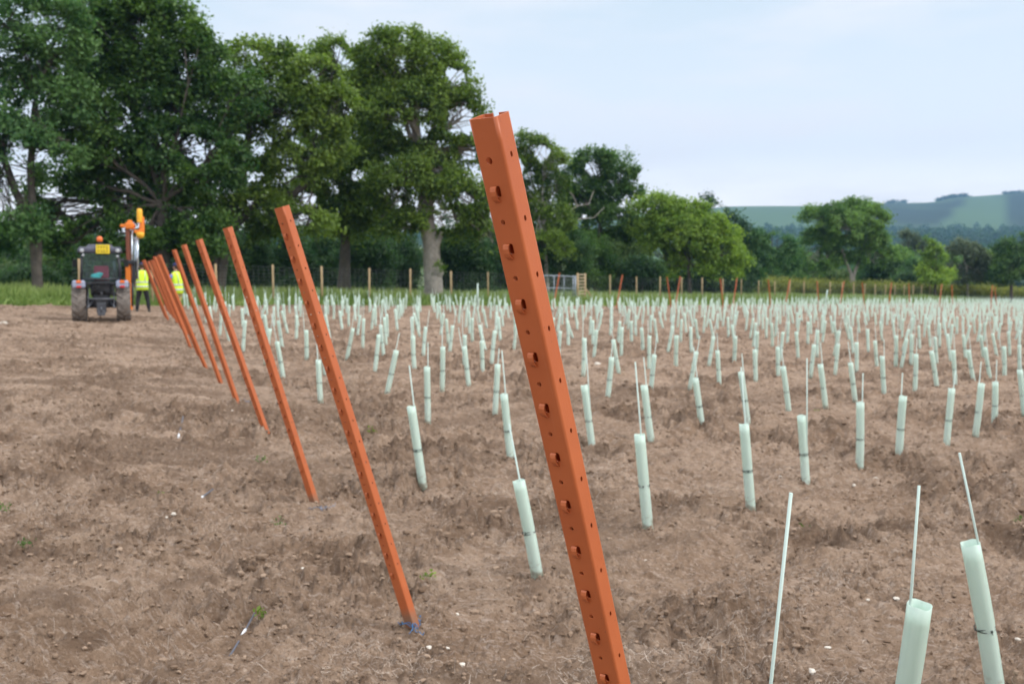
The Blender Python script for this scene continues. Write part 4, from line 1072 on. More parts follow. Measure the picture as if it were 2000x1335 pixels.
for (r_, c_, bp, tp_, cpx) in MEAS:
    b = ground_pt(*bp); t = at(*tp_, b.y); ax = t - b; L = ax.length
    ln = max(.86, min(1.08, L / TH)); 
    ct = at(*cpx, b.y); ca = ct - b; ca = ca - Vector((.02, 0, 0)); s_ = 1 if ct.x > b.x + ax.x * (ca.z / max(ax.z, .1)) else -1
    q_ax = ax.normalized() * TH * ln
    cane_dir = (ct - (b + Vector((s_ * .02, 0, 0))))
    lab = NEAR_LAB.get((r_, c_), f'pale green guard, {ordinal(c_)} along the {rowname.get(r_, ordinal(r_ + 1) + " row from the camera")}')
    if (r_, c_) in NEAR_LAB: lab = 'pale ' + lab
    b.z = b.z - .0
    make_guard(b, ax, cane_dir, lab, True, ln, s_, cane_len=max(.7, min(1.1, cane_dir.length / 1.06)))
    done[(r_, c_)] = b
# nearest row: a bare cane and two guards running out of the frame
b = Vector((.655, 2.62, float(base_h(.655, 2.62)))); t = at(1545, 962, 2.62 - .02)
cn = thing('bare_cane', 'pale cane without a guard, standing alone right of the foreground post', 'cane', b)
c = bpy.data.objects.new('cane', CANE); col.objects.link(c); c.parent = cn; c.rotation_mode = 'QUATERNION'; c.rotation_quaternion = quat_to(t - b); c.scale = (1, 1, (t - b).length / 1.06)
for (tpx, Dt, bxp, cpx, lab) in [((1797, 1180), 3.10, 1768, (1795, 948), 'closest pale green guard, open rim facing the camera, cane at left edge'), ((1895, 1060), 3.78, 1972, (1874, 884), 'leaning guard with black tie, second along the nearest row')]:
    t = at(*tpx, Dt); 
    tb_ = .14 if cpx[0] < 1850 else .05; Xb = (bxp - 1000) / FPX * (Dt + tb_); b = Vector((Xb, Dt + tb_, float(base_h(Xb, Dt)))); ax = t - b
    if cpx[0] < 1850: bb = b + Vector((0, 0, 0))
    ct = at(*cpx, Dt); s_ = -1 if cpx[0] < 1850 else 1
    g_ = make_guard(b, ax, ct - b, lab, True, ax.length / TH, s_, cane_len=1.0)
    u_ = ax.normalized(); rim = t + Vector((s_ * (TR - .009), .008 if s_ < 0 else -.01, 0)); low_ = b + Vector((s_ * (TR - .012), 0, 0)) + u_ * .02      # the cane follows the guard's wall, then leans free above the rim
    c_ = [q for q in g_.children if q.name.startswith('cane')][0]; mb = MB(); P3 = [low_ - b, (low_ - b).lerp(rim - b, .6), rim - b - u_ * .03, rim - b + (ct - rim) * .08, ct - b]; mb.tube(P3, .0048, 8)
    tmp_ = mb.build('cane', M_CANE); c_.data = tmp_.data; bpy.data.objects.remove(tmp_); c_.location = (0, 0, 0); c_.rotation_quaternion = (1, 0, 0, 0); c_.scale = (1, 1, 1)
    done[(0, 1 if cpx[0] < 1850 else 2)] = b
# the rest of the grid
cand = []
skip_meas = {(r_, c_) for (r_, c_) in done}
for k in range(0, 26):
    for n in range(1, 175):
        if (k, n) in skip_meas: continue
        if k == 0: continue
        if k == 1 and n > 10: pass
        if k == 3 and n in (1, 4): continue
        if k <= 2 and n <= 17 and (k, n) != (2, 18): 
            if k == 1 and n <= 10: continue
            if k == 2: continue
        p = G0 + GS * k + RS * n
        jx, jy = rng.normal() * .06, rng.normal() * .06
        x, y = p.x + jx, p.y + jy
        if k >= 18 and p.x < -16: continue
        if y > float(edge_y(x)) - .5 or y > 150: continue
        if abs(x / y) > .545: continue
        if rng.random() < .025: continue
        # nothing is planted under the tractor and the driver
        if x < -9.5 and y < 33 and (x + 12.2) ** 2 + (y - 30) ** 2 < 9: continue
        cand.append((math.hypot(x, y), k, n, x, y))
cand.sort(); print('guards', len(cand) + len(done))
n_ind = 300 - len(done)
for d, k, n, x, y in cand[:n_ind]:
    z = float(base_h(x, y)); rr = random.Random(k * 1000 + n)
    ax = Vector((rr.gauss(0, .115), rr.gauss(0, .08), 1)); ca = ax + Vector((rr.gauss(0, .04), rr.gauss(0, .04), 0))
    lean = '' if abs(ax.x) < .07 else ('leaning left, ' if ax.x < 0 else 'leaning right, ')
    make_guard(Vector((x, y, z)), ax, ca, f'green guard {lean}{ordinal(n)} along the {rowname.get(k, ordinal(k + 1) + " row from the camera")}', d < 30, rr.uniform(.92, 1.06), 1 if rr.random() < .7 else -1, cane_len=rr.uniform(.82, 1.02))
# the many far guards: one mass
VV = []; FF = []; b0 = 0
CV = []; CF = []
ns = 7
for d, k, n, x, y in cand[n_ind:]:
    z = float(base_h(x, y)); ax = np.array([rng.normal() * .12, rng.normal() * .08, 1.0]); L_ = TH * rng.uniform(.92, 1.06)
    a = np.arange(ns) * 2 * math.pi / ns + rng.random()
    ring = np.stack([np.cos(a) * TR, np.sin(a) * TR, np.zeros(ns)], 1)
    bse = np.array([x, y, z]); b_ = len(VV) * 0
    VV.append(ring + bse - [0, 0, .05]); VV.append(ring + bse + ax * L_)
    i0 = b0; b0 += 2 * ns
    for j in range(ns): FF.append((i0 + j, i0 + (j + 1) % ns, i0 + ns + (j + 1) % ns, i0 + ns + j))
    c0 = bse + np.array([TR * .7, 0, 0]); c1 = c0 + (ax + rng.normal(size=3) * [.04, .04, 0]) * .9
    w_ = .0055; i1 = len(CV) * 1
    for p_ in (c0, c1): CV += [p_ + [-w_, 0, 0], p_ + [w_ * .5, -w_, 0], p_ + [w_ * .5, w_, 0]]
    for j in range(3): CF.append((i1 + j, i1 + (j + 1) % 3, i1 + 3 + (j + 1) % 3, i1 + 3 + j))
VV = np.concatenate(VV); nV = len(VV)
allV = np.concatenate([VV, np.array(CV)]); allF = np.concatenate([np.array(FF), np.array(CF) + nV])
o = np_mesh('far_vine_guards', allV, allF, M_TUBEF, smooth=False); tag(o, 'dense mass of distant pale green guards fading towards the fence', 'vine guards', kind='stuff')
# taller white marker canes
for px, yb, yt, D, lab, dx in [(933, 600, 553, 50, 'tall white marker stake among the guards before the pale oak trunk', 0), (1610, 590, 566, 62, 'white marker stake tilted right among the distant guards', 6)]:
    X0 = (px - 1000) / FPX * D; z0 = float(base_h(X0, D)); t = at(px + dx, yt, D); mb = MB(); b = Vector((X0, D, z0))
    mb.tube([Vector((0, 0, -.05)), t - b], [.05, .035], 8); o = mb.build('marker_stake', M_CANE); o.location = b; tag(o, lab, 'stake')
# ------------------------------------------------------------------ tractor seen from behind
TX, TY = -11.87, 28.8
tz = float(base_h(TX, TY)) + .01
tr = thing('tractor', 'narrow dark vineyard tractor seen from behind with an orange beacon and yellow plate', 'tractor', (TX, TY, tz))
tr.rotation_euler = (0, 0, R(21.5))
M_BODY = mat('dark_metal', (.025, .027, .032), .5, vary=.3, scale=6)
M_ROOF = mat('roof_plastic', (.055, .058, .085), .45, vary=.15, scale=4)
M_FEND = mat('pale_fender', (.30, .34, .46), .4, vary=.1)
M_TYRE = mat('dusty_tyre', (.19, .165, .145), .95, vary=.3, scale=9)
M_RIM = mat('rim', (.35, .33, .30), .5, metal=.5)
M_GLASS = bpy.data.materials.new('cab_glass'); M_GLASS.use_nodes = True
_t = M_GLASS.node_tree; _t.nodes.clear(); _o = N(_t, 'ShaderNodeOutputMaterial'); _m = N(_t, 'ShaderNodeMixShader'); _a = N(_t, 'ShaderNodeBsdfTransparent'); _g = N(_t, 'ShaderNodeBsdfGlossy')
_a.inputs[0].default_value = (.62, .84, .82, 1); _g.inputs['Roughness'].default_value = .06; _m.inputs[0].default_value = .05
_t.links.new(_a.outputs[0], _m.inputs[1]); _t.links.new(_g.outputs[0], _m.inputs[2]); _t.links.new(_m.outputs[0], _o.inputs[0])
M_ORL = mat('orange_lens', (.80, .17, .03), .3); M_RED = mat('red_lens', (.55, .02, .02), .3); M_WHL = mat('lamp_glass', (.42, .45, .48), .25)
M_YEL = mat('yellow_plate', (.80, .60, .02), .5); M_BLK = mat('black', (.01, .01, .01), .7)
M_STEEL = mat('worn_steel', (.10, .105, .12), .5, metal=.4, vary=.3, scale=12)
def wheel(x, y, rad, wid, nm):
    w = MB(); hw = wid / 2
    w.lathe([(rad * .56, -hw * .85), (rad * .80, -hw), (rad * .93, -hw * .92), (rad * .955, -hw * .5), (rad * .96, 0), (rad * .955, hw * .5), (rad * .93, hw * .92), (rad * .80, hw), (rad * .56, hw * .85)], (0, 0, 0), 'X', 40)
    nl = 15
    for k in range(nl):      # chevron lugs meeting near the middle
        for s in (-1, 1):
            a0 = 2 * math.pi * (k + (.5 if s > 0 else 0)) / nl; da = .26
            pts = []
            for i in range(5):
                t = i / 4; xx = s * (hw * 1.02 - t * hw * .98); a = a0 - s * 0 + da * t * 1.15
                pts.append((xx, a))
            vs = []
            for (xx, a) in pts:
                for (dr, daa) in ((-.05, -.075), (.060, -.050), (.060, .050), (-.05, .075)):
                    r_ = rad * (.955 if abs(xx) < hw * .9 else .93) + dr * rad; vs.append((xx, r_ * math.cos(a + daa), r_ * math.sin(a + daa)))
            fs = [(0, 1, 2, 3), (16, 19, 18, 17)]
            for i in range(4):
                for j in range(4): fs.append((i * 4 + j, (i + 1) * 4 + j, (i + 1) * 4 + (j + 1) % 4, i * 4 + (j + 1) % 4))
            w.add(vs, fs)
    o = w.build('wheel', M_TYRE, tr); o.location = (x, y, rad)
    r = MB(); r.lathe([(0.0, .02), (rad * .2, .03), (rad * .25, -.02), (rad * .5, -.05), (rad * .57, hw * .7), (rad * .58, hw * .84)], (0, 0, 0), 'X', 28); r.lathe([(rad * .58, -hw * .84), (rad * .52, -hw * .6), (rad * .3, -.03), (0, -.03)], (0, 0, 0), 'X', 28)
    r.build('rim', M_RIM, o); return o
wheel(-.59, 0, .52, .38, 'rear'); wheel(.59, 0, .52, .38, 'rear'); wheel(-.56, 1.85, .36, .26, 'front'); wheel(.56, 1.85, .36, .26, 'front')
b = MB()     # chassis, hood and gearbox
b.box((0, .2, .62), (.46, .9, .42), bev=.04); b.box((0, 1.5, .98), (.62, 1.5, .58), bev=.10); b.box((0, 1.3, .55), (.4, 1.9, .3), bev=.03)
b.tube([(-.5, 0, .52), (.5, 0, .52)], .10, 12); b.tube([(-.5, 1.85, .38), (.5, 1.85, .38)], .05, 10); b.box((0, -.12, .98), (.52, .35, .40), bev=.06)
b.box((0, -.2, .60), (.34, .2, .30), bev=.03); b.build('chassis', M_BODY, tr)
for s in (-1, 1):
    f = MB(); pts = []; n = 10
    prof = [(s * .36, 0), (s * .79, 0)]
    vs = []
    for i in range(n + 1):
        a = R(60) + R(100) * i / n; rr_ = .60; yy = -math.cos(a) * rr_; zz = .52 + math.sin(a) * rr_
        vs += [(s * .38, yy, zz), (s * .78, yy, zz), (s * .78, yy * .94, .52 + math.sin(a) * rr_ * .94), (s * .38, yy * .94, .52 + math.sin(a) * rr_ * .94)]
    fs = [(0, 1, 2, 3), (4 * n, 4 * n + 3, 4 * n + 2, 4 * n + 1)]
    for i in range(n):
        for j in range(4): fs.append((i * 4 + j, i * 4 + (j + 1) % 4, (i + 1) * 4 + (j + 1) % 4, (i + 1) * 4 + j))
    f.add(vs, fs); f.build('fender', M_BODY, tr)
    l = MB(); l.box((s * .57, -.50, 1.08), (.34, .22, .22), bev=.05); lo = l.build('light_housing', M_FEND, tr)
    q = MB(); q.box((s * .57, -.61, 1.15), (.13, .05, .08), bev=.015); q.build('indicator', M_ORL, lo)
    q = MB(); q.box((s * .57, -.61, 1.01), (.13, .05, .055), bev=.012); q.build('tail_light', M_RED, lo)
cf = MB()
for s in (-1, 1):
    cf.tube([(s * .50, -.42, 1.15), (s * .50, -.40, 1.6), (s * .46, -.34, 2.0)], .032, 6); cf.tube([(s * .54, .75, 1.0), (s * .50, .68, 2.0)], .03, 6); cf.tube([(s * .55, .15, 1.15), (s * .50, .15, 2.0)], .025, 6)
    cf.tube([(s * .50, -.42, 1.22), (s * .54, .75, 1.1)], .03, 6)
cf.tube([(-.50, -.42, 1.22), (.50, -.42, 1.22)], .03, 6); cf.tube([(-.54, .75, 1.05), (.54, .75, 1.05)], .03, 6); cf.box((0, .15, 1.12), (.8, 1.1, .05))
cf.build('cab_frame', M_BODY, tr)
rf = MB(); rf.box((0, .15, 2.05), (1.20, 1.25, .17), bev=.06, taper=.94); rf.box((0, .10, 2.16), (.74, .95, .10), bev=.04, taper=.85); rf.build('roof', M_ROOF, tr)
g_ = MB(); g_.add([(-.47, -.425, 1.24), (.47, -.425, 1.24), (.45, -.355, 1.96), (-.45, -.355, 1.96)], [(0, 1, 2, 3)]); g_.add([(-.46, .745, 1.12), (.46, .745, 1.12), (.44, .69, 1.96), (-.44, .69, 1.96)], [(0, 1, 2, 3)])
for s in (-1, 1): g_.add([(s * .53, -.38, 1.2), (s * .55, .72, 1.12), (s * .505, .66, 1.96), (s * .485, -.33, 1.96)], [(0, 1, 2, 3)])
gl_ = g_.build('cab_glass', M_GLASS, tr)
wp = MB(); wp.tube([(-.05, -.44, 1.90), (.10, -.45, 1.60)], .008, 5); wp.build('wiper', M_BLK, tr)
for s in (-1, 1):
    m_ = MB(); m_.tube([(s * .54, .7, 1.85), (s * .66, .66, 1.80)], .01, 5); m_.box((s * .70, .65, 1.68), (.12, .03, .22), bev=.01); m_.build('mirror', M_BLK, tr)
st = MB(); st.box((.02, .05, 1.22), (.42, .42, .12), bev=.04); st.box((.02, -.17, 1.42), (.40, .10, .36), bev=.04); st.build('seat', mat('red_seat', (.34, .02, .05), .8), tr)
sw = MB(); sw.tube([(.17 * math.cos(a), .55 + .05 * math.sin(a), 1.45 + .15 * math.sin(a)) for a in [i * math.pi / 8 for i in range(16)]], .015, 6, closed=True); sw.tube([(0, .55, 1.45), (0, .68, 1.1)], .02, 6); sw.build('steering_wheel', M_BLK, tr)
bc = MB(); bc.lathe([(.0, 2.44), (.05, 2.435), (.078, 2.40), (.082, 2.34), (.075, 2.29), (.05, 2.285)], (0, -.2, 0), 'Z', 16); bo = bc.build('beacon', M_ORL, tr); q = MB(); q.lathe([(.055, 2.29), (.055, 2.19)], (0, -.2, 0), 'Z', 12); q.build('beacon_stem', M_BLK, bo)
pt = MB(); pt.box((.08, -.50, 2.07), (.36, .02, .25), bev=.004); po = pt.build('number_plate', M_YEL, tr)
ch = MB(); rr = random.Random(5)
for row, (cnt, z) in enumerate(((4, 2.125), (4, 2.015))):
    for i in range(cnt):
        x = .08 - .115 + i * .075; ch.box((x - .012, -.513, z), (.012, .004, .075)); ch.box((x + .006, -.513, z + .03), (.026, .004, .012))
        ch.box((x + .006, -.5135, z - (.03 if rr.random() < .5 else 0)), (.026, .004, .012))
        if rr.random() < .6: ch.box((x + .022, -.5125, z + rr.choice((-.018, .018))), (.010, .004, .036))
ch.build('plate_characters', M_BLK, po)
for (x, z, r1) in ((-.47, 2.03, .055), (.47, 2.03, .055), (-.44, 1.90, .035), (.46, 1.87, .035)):
    q = MB(); q.lathe([(r1 * 1.15, .05), (r1 * 1.15, -.01)], (x, -.48, z), 'Y', 14); q.lathe([(0, -.012), (r1, -.008), (r1 * 1.1, 0)], (x, -.48, z), 'Y', 14); q.build('work_light', M_WHL, tr)
cl = MB()
for (x_, y_, z_, a_, b_, c_) in ((-.10, -.30, 1.33, .15, .07, .055), (-.18, -.31, 1.31, .09, .06, .05), (-.03, -.31, 1.37, .10, .06, .045), (-.12, -.33, 1.28, .13, .05, .035)): cl.ball((x_, y_, z_), (a_, b_, c_), 12, 8)
o = cl.build('folded_cloth', mat('cyan_cloth', (.10, .45, .50), .9)); o.matrix_world = Matrix.Translation((TX, TY, tz)) @ Matrix.Rotation(R(21.5), 4, 'Z'); tag(o, 'light blue cloth bundled behind the tractor rear window', 'cloth')
lk = MB()    # three point linkage
for s in (-1, 1):
    lk.tube([(s * .22, -.15, .60), (s * .36, -.75, .42)], .03, 6); lk.tube([(s * .34, -.2, .98), (s * .34, -.62, .46)], .022, 6); lk.tube([(s * .22, -.2, 1.0), (s * .34, -.25, .98)], .03, 6)
lk.tube([(-.36, -.55, .66), (.36, -.55, .66)], .03, 8); lk.tube([(0, -.25, .85), (.02, -.6, .80)], .025, 6)
lk.build('linkage', M_STEEL, tr)
db = MB(); db.box((0, -.42, .30), (.10, .5, .05), bev=.01); db.box((0, -.62, .26), (.20, .10, .14), bev=.02); db.box((0, -.30, .40), (.26, .12, .30), bev=.02); db.tube([(0, -.66, .3), (0, -.66, .44)], .03, 8); db.build('drawbar', M_STEEL, tr)
hz_ = MB()
for i in range(7):
    x0 = rr.uniform(-.2, .2); hz_.tube([(x0, -.28, 1.15), (x0 + rr.uniform(-.1, .1), -.42, 1.0), (x0 + rr.uniform(-.15, .15), -.35, .80)], .012, 5)
hz_.build('hydraulic_hoses', M_BLK, tr)
ex = MB(); ex.tube([(.36, 1.2, 1.2), (.36, 1.2, 1.75)], .035, 8); ex.build('exhaust', M_BODY, tr)

# post driver mast on the tractor's right
DY = 31.5
pb = ground_pt(252, 604); pb = Vector(((252 - 1000) / FPX * DY, DY, float(base_h((252 - 1000) / FPX * DY, DY))))
pd = thing('post_driver', 'orange hydraulic post driver mast with a yellow hammer head beside the tractor', 'post driver', pb)
M_DO = mat('driver_orange', (.85, .22, .02), .45, vary=.1); M_DY = mat('driver_yellow', (.88, .45, .02), .45, vary=.1); M_CHR = mat('chrome_rod', (.65, .70, .75), .25, metal=.8)
def dp(px, py, o=0.): return at(px, py, DY + o) - pb
mb = MB(); a = dp(251, 515); mb.box((a.x, a.y, (a.z + .25) / 2 + .0), (.15, .14, a.z - .25 + .0), bev=.01); mb.build('lower_mast', M_DO, pd)
mb = MB(); a, b_ = dp(250.5, 512, -.02), dp(250.5, 448, -.02); mb.box(((a.x + b_.x) / 2, a.y, (a.z + b_.z) / 2), (.11, .09, b_.z - a.z)); mb.build('upper_mast', mat('rust_brown_steel', (.20, .06, .03), .6), pd)
mb = MB()
mb.tube([dp(258, 545), dp(258, 446)], .030, 8); mb.tube([dp(264, 560, .1), dp(264, 462, .1)], .022, 8); mb.tube([dp(268.5, 545, .05), dp(268.5, 460, .05)], .035, 8)
mb.build('hydraulic_rods', M_CHR, pd)
mb = MB(); c0 = dp(250, 441); mb.box(c0, (.42, .2, .10), bev=.02); mb.box(c0 + Vector((-.10, 0, 0)), (.26, .14, .07), bev=.02); c1 = dp(254, 441); mb.box(c1, (.24, .24, .22), bev=.05); mb.box(c1 + Vector((0, 0, .13)), (.12, .16, .10), bev=.03); mb.build('crosshead', M_DO, pd)
mb = MB(); c2 = dp(274, 440, .05)
mb.box(dp(277, 438, .05), (.13, .16, .46), bev=.03); mb.box(dp(272, 452, .05), (.26, .22, .10), bev=.02); mb.box(dp(278, 429, .05), (.10, .12, .18), bev=.02); mb.build('hammer_body', M_DO, pd)
mb = MB(); mb.lathe([(0, .34), (.07, .32), (.085, .2), (.085, 0), (.085, -.1)], dp(273, 428, .0), 'Z', 14); mb.lathe([(.09, .06), (.13, .02), (.10, -.10), (0, -.14)], dp(274, 457, 0), 'Z', 12); mb.build('hammer_cap', M_DY, pd)
mb = MB(); mb.box(dp(254, 512, -.02), (.34, .24, .12), bev=.02); mb.tube([dp(236, 508, -.2), dp(256, 512)], .045, 6); mb.box(dp(262, 530, 0), (.10, .12, .60), bev=.02); mb.tube([dp(259, 545), dp(258, 598)], .04, 6)
mb.build('carriage', M_BODY, pd)
mb = MB(); mb.tube([dp(222, 575, -1.6), dp(240, 570, -.8), dp(251, 565)], .06, 8); mb.build('side_arm', M_BODY, pd)

# ------------------------------------------------------------------ people
M_SKIN = mat('skin', (.42, .24, .17), .6); M_HV = mat('hi_vis_yellow', (.62, .88, .04), .75, vary=.08, scale=8); M_REF = mat('reflective_band', (.55, .58, .62), .4)
M_TRO = mat('black_trousers', (.015, .016, .020), .85, vary=.3, scale=10); M_CAP = mat('navy_cap', (.02, .025, .09), .8); M_BOOT = mat('boots', (.03, .025, .02), .8); M_JUM = mat('dark_sleeves', (.04, .035, .045), .9)
M_HAIR = mat('brown_hair', (.05, .03, .02), .8); M_BLUE = mat('blue_jacket', (.12, .22, .62), .8); M_PUR = mat('patterned_trousers', (.20, .13, .30), .9, color2=(.75, .70, .10), scale=9); M_EYE = mat('eye', (.02, .02, .02), .3)
def skin(name, joints, edges, m, parent, root='pelvis', sub=1):
    me = bpy.data.meshes.new(name); ks = list(joints); idx = {k: i for i, k in enumerate(ks)}
    me.from_pydata([joints[k][0] for k in ks], [(idx[a], idx[b]) for a, b in edges], [])
    o = bpy.data.objects.new(name, me); col.objects.link(o)
    o.modifiers.new('skin', 'SKIN'); sv = me.skin_vertices[0].data
    for k in ks:
        r_ = joints[k][1]; sv[idx[k]].radius = (r_, r_) if not hasattr(r_, '__len__') else r_
        sv[idx[k]].use_root = (k == root)
    s = o.modifiers.new('sub', 'SUBSURF'); s.levels = sub; s.render_levels = sub
    dg = bpy.context.evaluated_depsgraph_get(); me2 = bpy.data.meshes.new_from_object(o.evaluated_get(dg)); bpy.data.objects.remove(o)
    me2.name = name; me2.materials.clear(); me2.materials.append(m); me2.polygons.foreach_set('use_smooth', [True] * len(me2.polygons))
    q = bpy.data.objects.new(name, me2); col.objects.link(q); q.parent = parent; return q
def loft(mb, rings, n=20):
    vs = []
    for (cx, cy, z, rx, ry) in rings:
        for j in range(n):
            a = 2 * math.pi * j / n; vs.append((cx + rx * math.cos(a), cy + ry * math.sin(a), z))
    fs = [(i * n + j, i * n + (j + 1) % n, (i + 1) * n + (j + 1) % n, (i + 1) * n + j) for i in range(len(rings) - 1) for j in range(n)]
    fs += [tuple(range(n))[::-1], tuple((len(rings) - 1) * n + j for j in range(n))]
    mb.add(vs, fs, True); return mb
def person(loc, rz, label, stance, hands, sleeves, trousers, head_turn=0, vest=True, jacket=None, bend=0.0, cap=None):
    """local frame: x right, y forward, z up"""
    root = thing('person', label, 'person', loc); root.rotation_euler = (0, 0, rz)
    f = bend
    J = {'pelvis': ((0, 0, .93), (.14, .10)), 'waist': ((0, f * .3, 1.08), (.125, .09)), 'chest': ((0, f * .7, 1.28), (.155, .105)), 'neck0': ((0, f, 1.44), .07), 'neck': ((0, f + .01, 1.51), .052)}
    E = [('pelvis', 'waist'), ('waist', 'chest'), ('chest', 'neck0'), ('neck0', 'neck')]
    for s, nm in ((-1, 'l'), (1, 'r')):
        ft = stance[0 if s < 0 else 1]; kn = ((s * .10 + ft[0]) / 2 + s * .01, ft[1] * .5 + .05, .50)
        J['hip' + nm] = ((s * .095, 0, .88), .092); J['thigh' + nm] = ((s * .11, ft[1] * .2 + .01, .72), .082); J['knee' + nm] = (kn, .060); J['calf' + nm] = (((kn[0] + ft[0]) / 2, (kn[1] + ft[1]) / 2 - .02, .34), .055); J['ank' + nm] = ((ft[0], ft[1], .10), .036); J['toe' + nm] = ((ft[0] + s * .02, ft[1] + .15, .045), .034)
        E += [('pelvis', 'hip' + nm), ('hip' + nm, 'thigh' + nm), ('thigh' + nm, 'knee' + nm), ('knee' + nm, 'calf' + nm), ('calf' + nm, 'ank' + nm), ('ank' + nm, 'toe' + nm)]
        hd = hands[0 if s < 0 else 1]; sh = (s * .19, f, 1.41); el = Vector(hd[0]); wr = Vector(hd[1])
        J['sh' + nm] = (sh, .056); J['ua' + nm] = (tuple(Vector(sh).lerp(el, .5)), .050); J['el' + nm] = (tuple(el), .042); J['fa' + nm] = (tuple(el.lerp(wr, .45)), .038); J['wr' + nm] = (tuple(wr), .026)
        d = (wr - el).normalized(); side = d.cross(Vector((0, 0, 1))); side = side.normalized() if side.length > .1 else Vector((1, 0, 0)); up_ = side.cross(d)
        pm = wr + d * .06; J['palm' + nm] = (tuple(pm), (.030, .016))
        E += [('chest', 'sh' + nm), ('sh' + nm, 'ua' + nm), ('ua' + nm, 'el' + nm), ('el' + nm, 'fa' + nm), ('fa' + nm, 'wr' + nm), ('wr' + nm, 'palm' + nm)]
        for k, (o_, ln) in enumerate(((-.030, .060), (-.010, .072), (.010, .068), (.030, .052))):
            a_ = pm + side * o_ + d * .03; b_ = a_ + d * ln * .5 - up_ * .006; c_ = b_ + d * ln * .38 - up_ * .022
            J[f'f{k}a' + nm] = (tuple(a_), .0095); J[f'f{k}b' + nm] = (tuple(b_), .0085); J[f'f{k}c' + nm] = (tuple(c_), .0075)
            E += [('palm' + nm, f'f{k}a' + nm), (f'f{k}a' + nm, f'f{k}b' + nm), (f'f{k}b' + nm, f'f{k}c' + nm)]
        ta = wr + d * .03 - side * s * .034 - up_ * .008; tb = ta + d * .035 - side * s * .018 - up_ * .014
        J['ta' + nm] = (tuple(ta), .011); J['tb' + nm] = (tuple(tb), .0085); E += [('wr' + nm, 'ta' + nm), ('ta' + nm, 'tb' + nm)]
    # head: skull, jaw
    hy = f + .02; J['jaw'] = ((0, hy + .025, 1.575), (.058, .062)); J['skull'] = ((0, hy, 1.66), (.076, .092)); J['crown_'] = ((0, hy - .005, 1.715), (.060, .075))
    E += [('neck', 'jaw'), ('jaw', 'skull'), ('skull', 'crown_')]
    body = skin('body', J, E, M_SKIN, root)
    h = MB(); h.ball((0, hy + .108, 1.625), (.013, .020, .022), 8, 6)
    for s in (-1, 1): h.ball((s * .082, hy - .005, 1.63), (.010, .022, .032), 8, 6)
    h.build('nose_and_ears', M_SKIN, root)
    e = MB()
    for s in (-1, 1): e.ball((s * .030, hy + .090, 1.648), (.012, .008, .007), 8, 6)
    e.ball((0, hy + .094, 1.588), (.024, .006, .005), 8, 6); e.build('eyes_and_mouth', M_EYE, root)
    hr = MB(); hr.ball((0, hy - .022, 1.665), (.086, .098, .088), 14, 10); hr.build('hair', M_HAIR, root)
    if cap:
        c = MB(); c.lathe([(.094, 1.675), (.096, 1.70), (.085, 1.745), (.05, 1.772), (0, 1.778)], (0, hy, 0), 'Z', 18); c.box((0, hy + .13, 1.682), (.13, .11, .012), bev=.004); c.build('cap', cap, root)
    T = {}
    TE = []
    T['pelvis'] = ((0, 0, .96), (.165, .125)); T['w'] = ((0, 0, 1.05), (.155, .115)); TE.append(('pelvis', 'w'))
    for nm in 'lr':
        for k, rr_ in (('hip', .108), ('thigh', .100), ('knee', .078), ('calf', .070)): T[k + nm] = (J[k + nm][0], rr_)
        a = J['ank' + nm][0]; T['ank' + nm] = ((a[0], a[1], .09), .060)
        TE += [('pelvis', 'hip' + nm), ('hip' + nm, 'thigh' + nm), ('thigh' + nm, 'knee' + nm), ('knee' + nm, 'calf' + nm), ('calf' + nm, 'ank' + nm)]
    skin('trousers', T, TE, trousers, root)
    for nm in 'lr':
        bt = MB(); a = J['ank' + nm][0]; loft(bt, [(a[0], a[1] + .04, 0, .055, .135), (a[0], a[1] + .04, .03, .055, .135), (a[0], a[1] + .02, .07, .05, .11), (a[0], a[1] - .01, .14, .048, .058)], 14); bt.build('boot', M_BOOT, root)
        S = {'sh': (J['sh' + nm][0], .073), 'ua': (J['ua' + nm][0], .064), 'el': (J['el' + nm][0], .054), 'fa': (J['fa' + nm][0], .048), 'wr': (tuple(Vector(J['wr' + nm][0]).lerp(Vector(J['fa' + nm][0]), .25)), .036)}
        skin('sleeve', S, [('sh', 'ua'), ('ua', 'el'), ('el', 'fa'), ('fa', 'wr')], sleeves, root, root='sh')
    v = MB(); loft(v, [(0, 0, .80, .195, .150), (0, .0, .92, .200, .158), (0, f * .3, 1.05, .195, .155), (0, f * .5, 1.18, .205, .155), (0, f * .8, 1.32, .215, .150), (0, f * .95, 1.42, .205, .125), (0, f, 1.47, .14, .095), (0, f, 1.495, .075, .07)])
    vo = v.build('vest' if vest else 'jacket', M_HV if vest else jacket, root)
    if vest:
        for z, yo, rx, ry in ((.93, 0, .203, .161), (1.08, f * .33, .199, .158)):
            q = MB(); loft(q, [(0, yo, z - .025, rx, ry), (0, yo, z + .025, rx, ry)]); q.build('reflective_band', M_REF, vo)
        for s in (-1, 1):
            q = MB(); q.tube([(s * .10, f * .4 - .150, 1.10), (s * .11, f * .8 - .150, 1.30), (s * .11, f * .95 - .118, 1.43), (s * .10, f, 1.487)], .012, 6); q.build('reflective_band', M_REF, vo)
    return root
D1 = 35.0; X1 = (279 - 1000) / FPX * D1
person((X1, D1, float(base_h(X1, D1))), R(18), 'worker in yellow vest and navy cap, back turned, beside the post driver',
       ((-.19, .02), (.20, .06)), (((-.30, .14, 1.16), (-.20, .40, 1.22)), ((.27, .20, 1.16), (.08, .42, 1.20))), M_JUM, M_TRO, bend=.06, cap=M_CAP)
D2 = 31.5; X2 = (348 - 1000) / FPX * D2
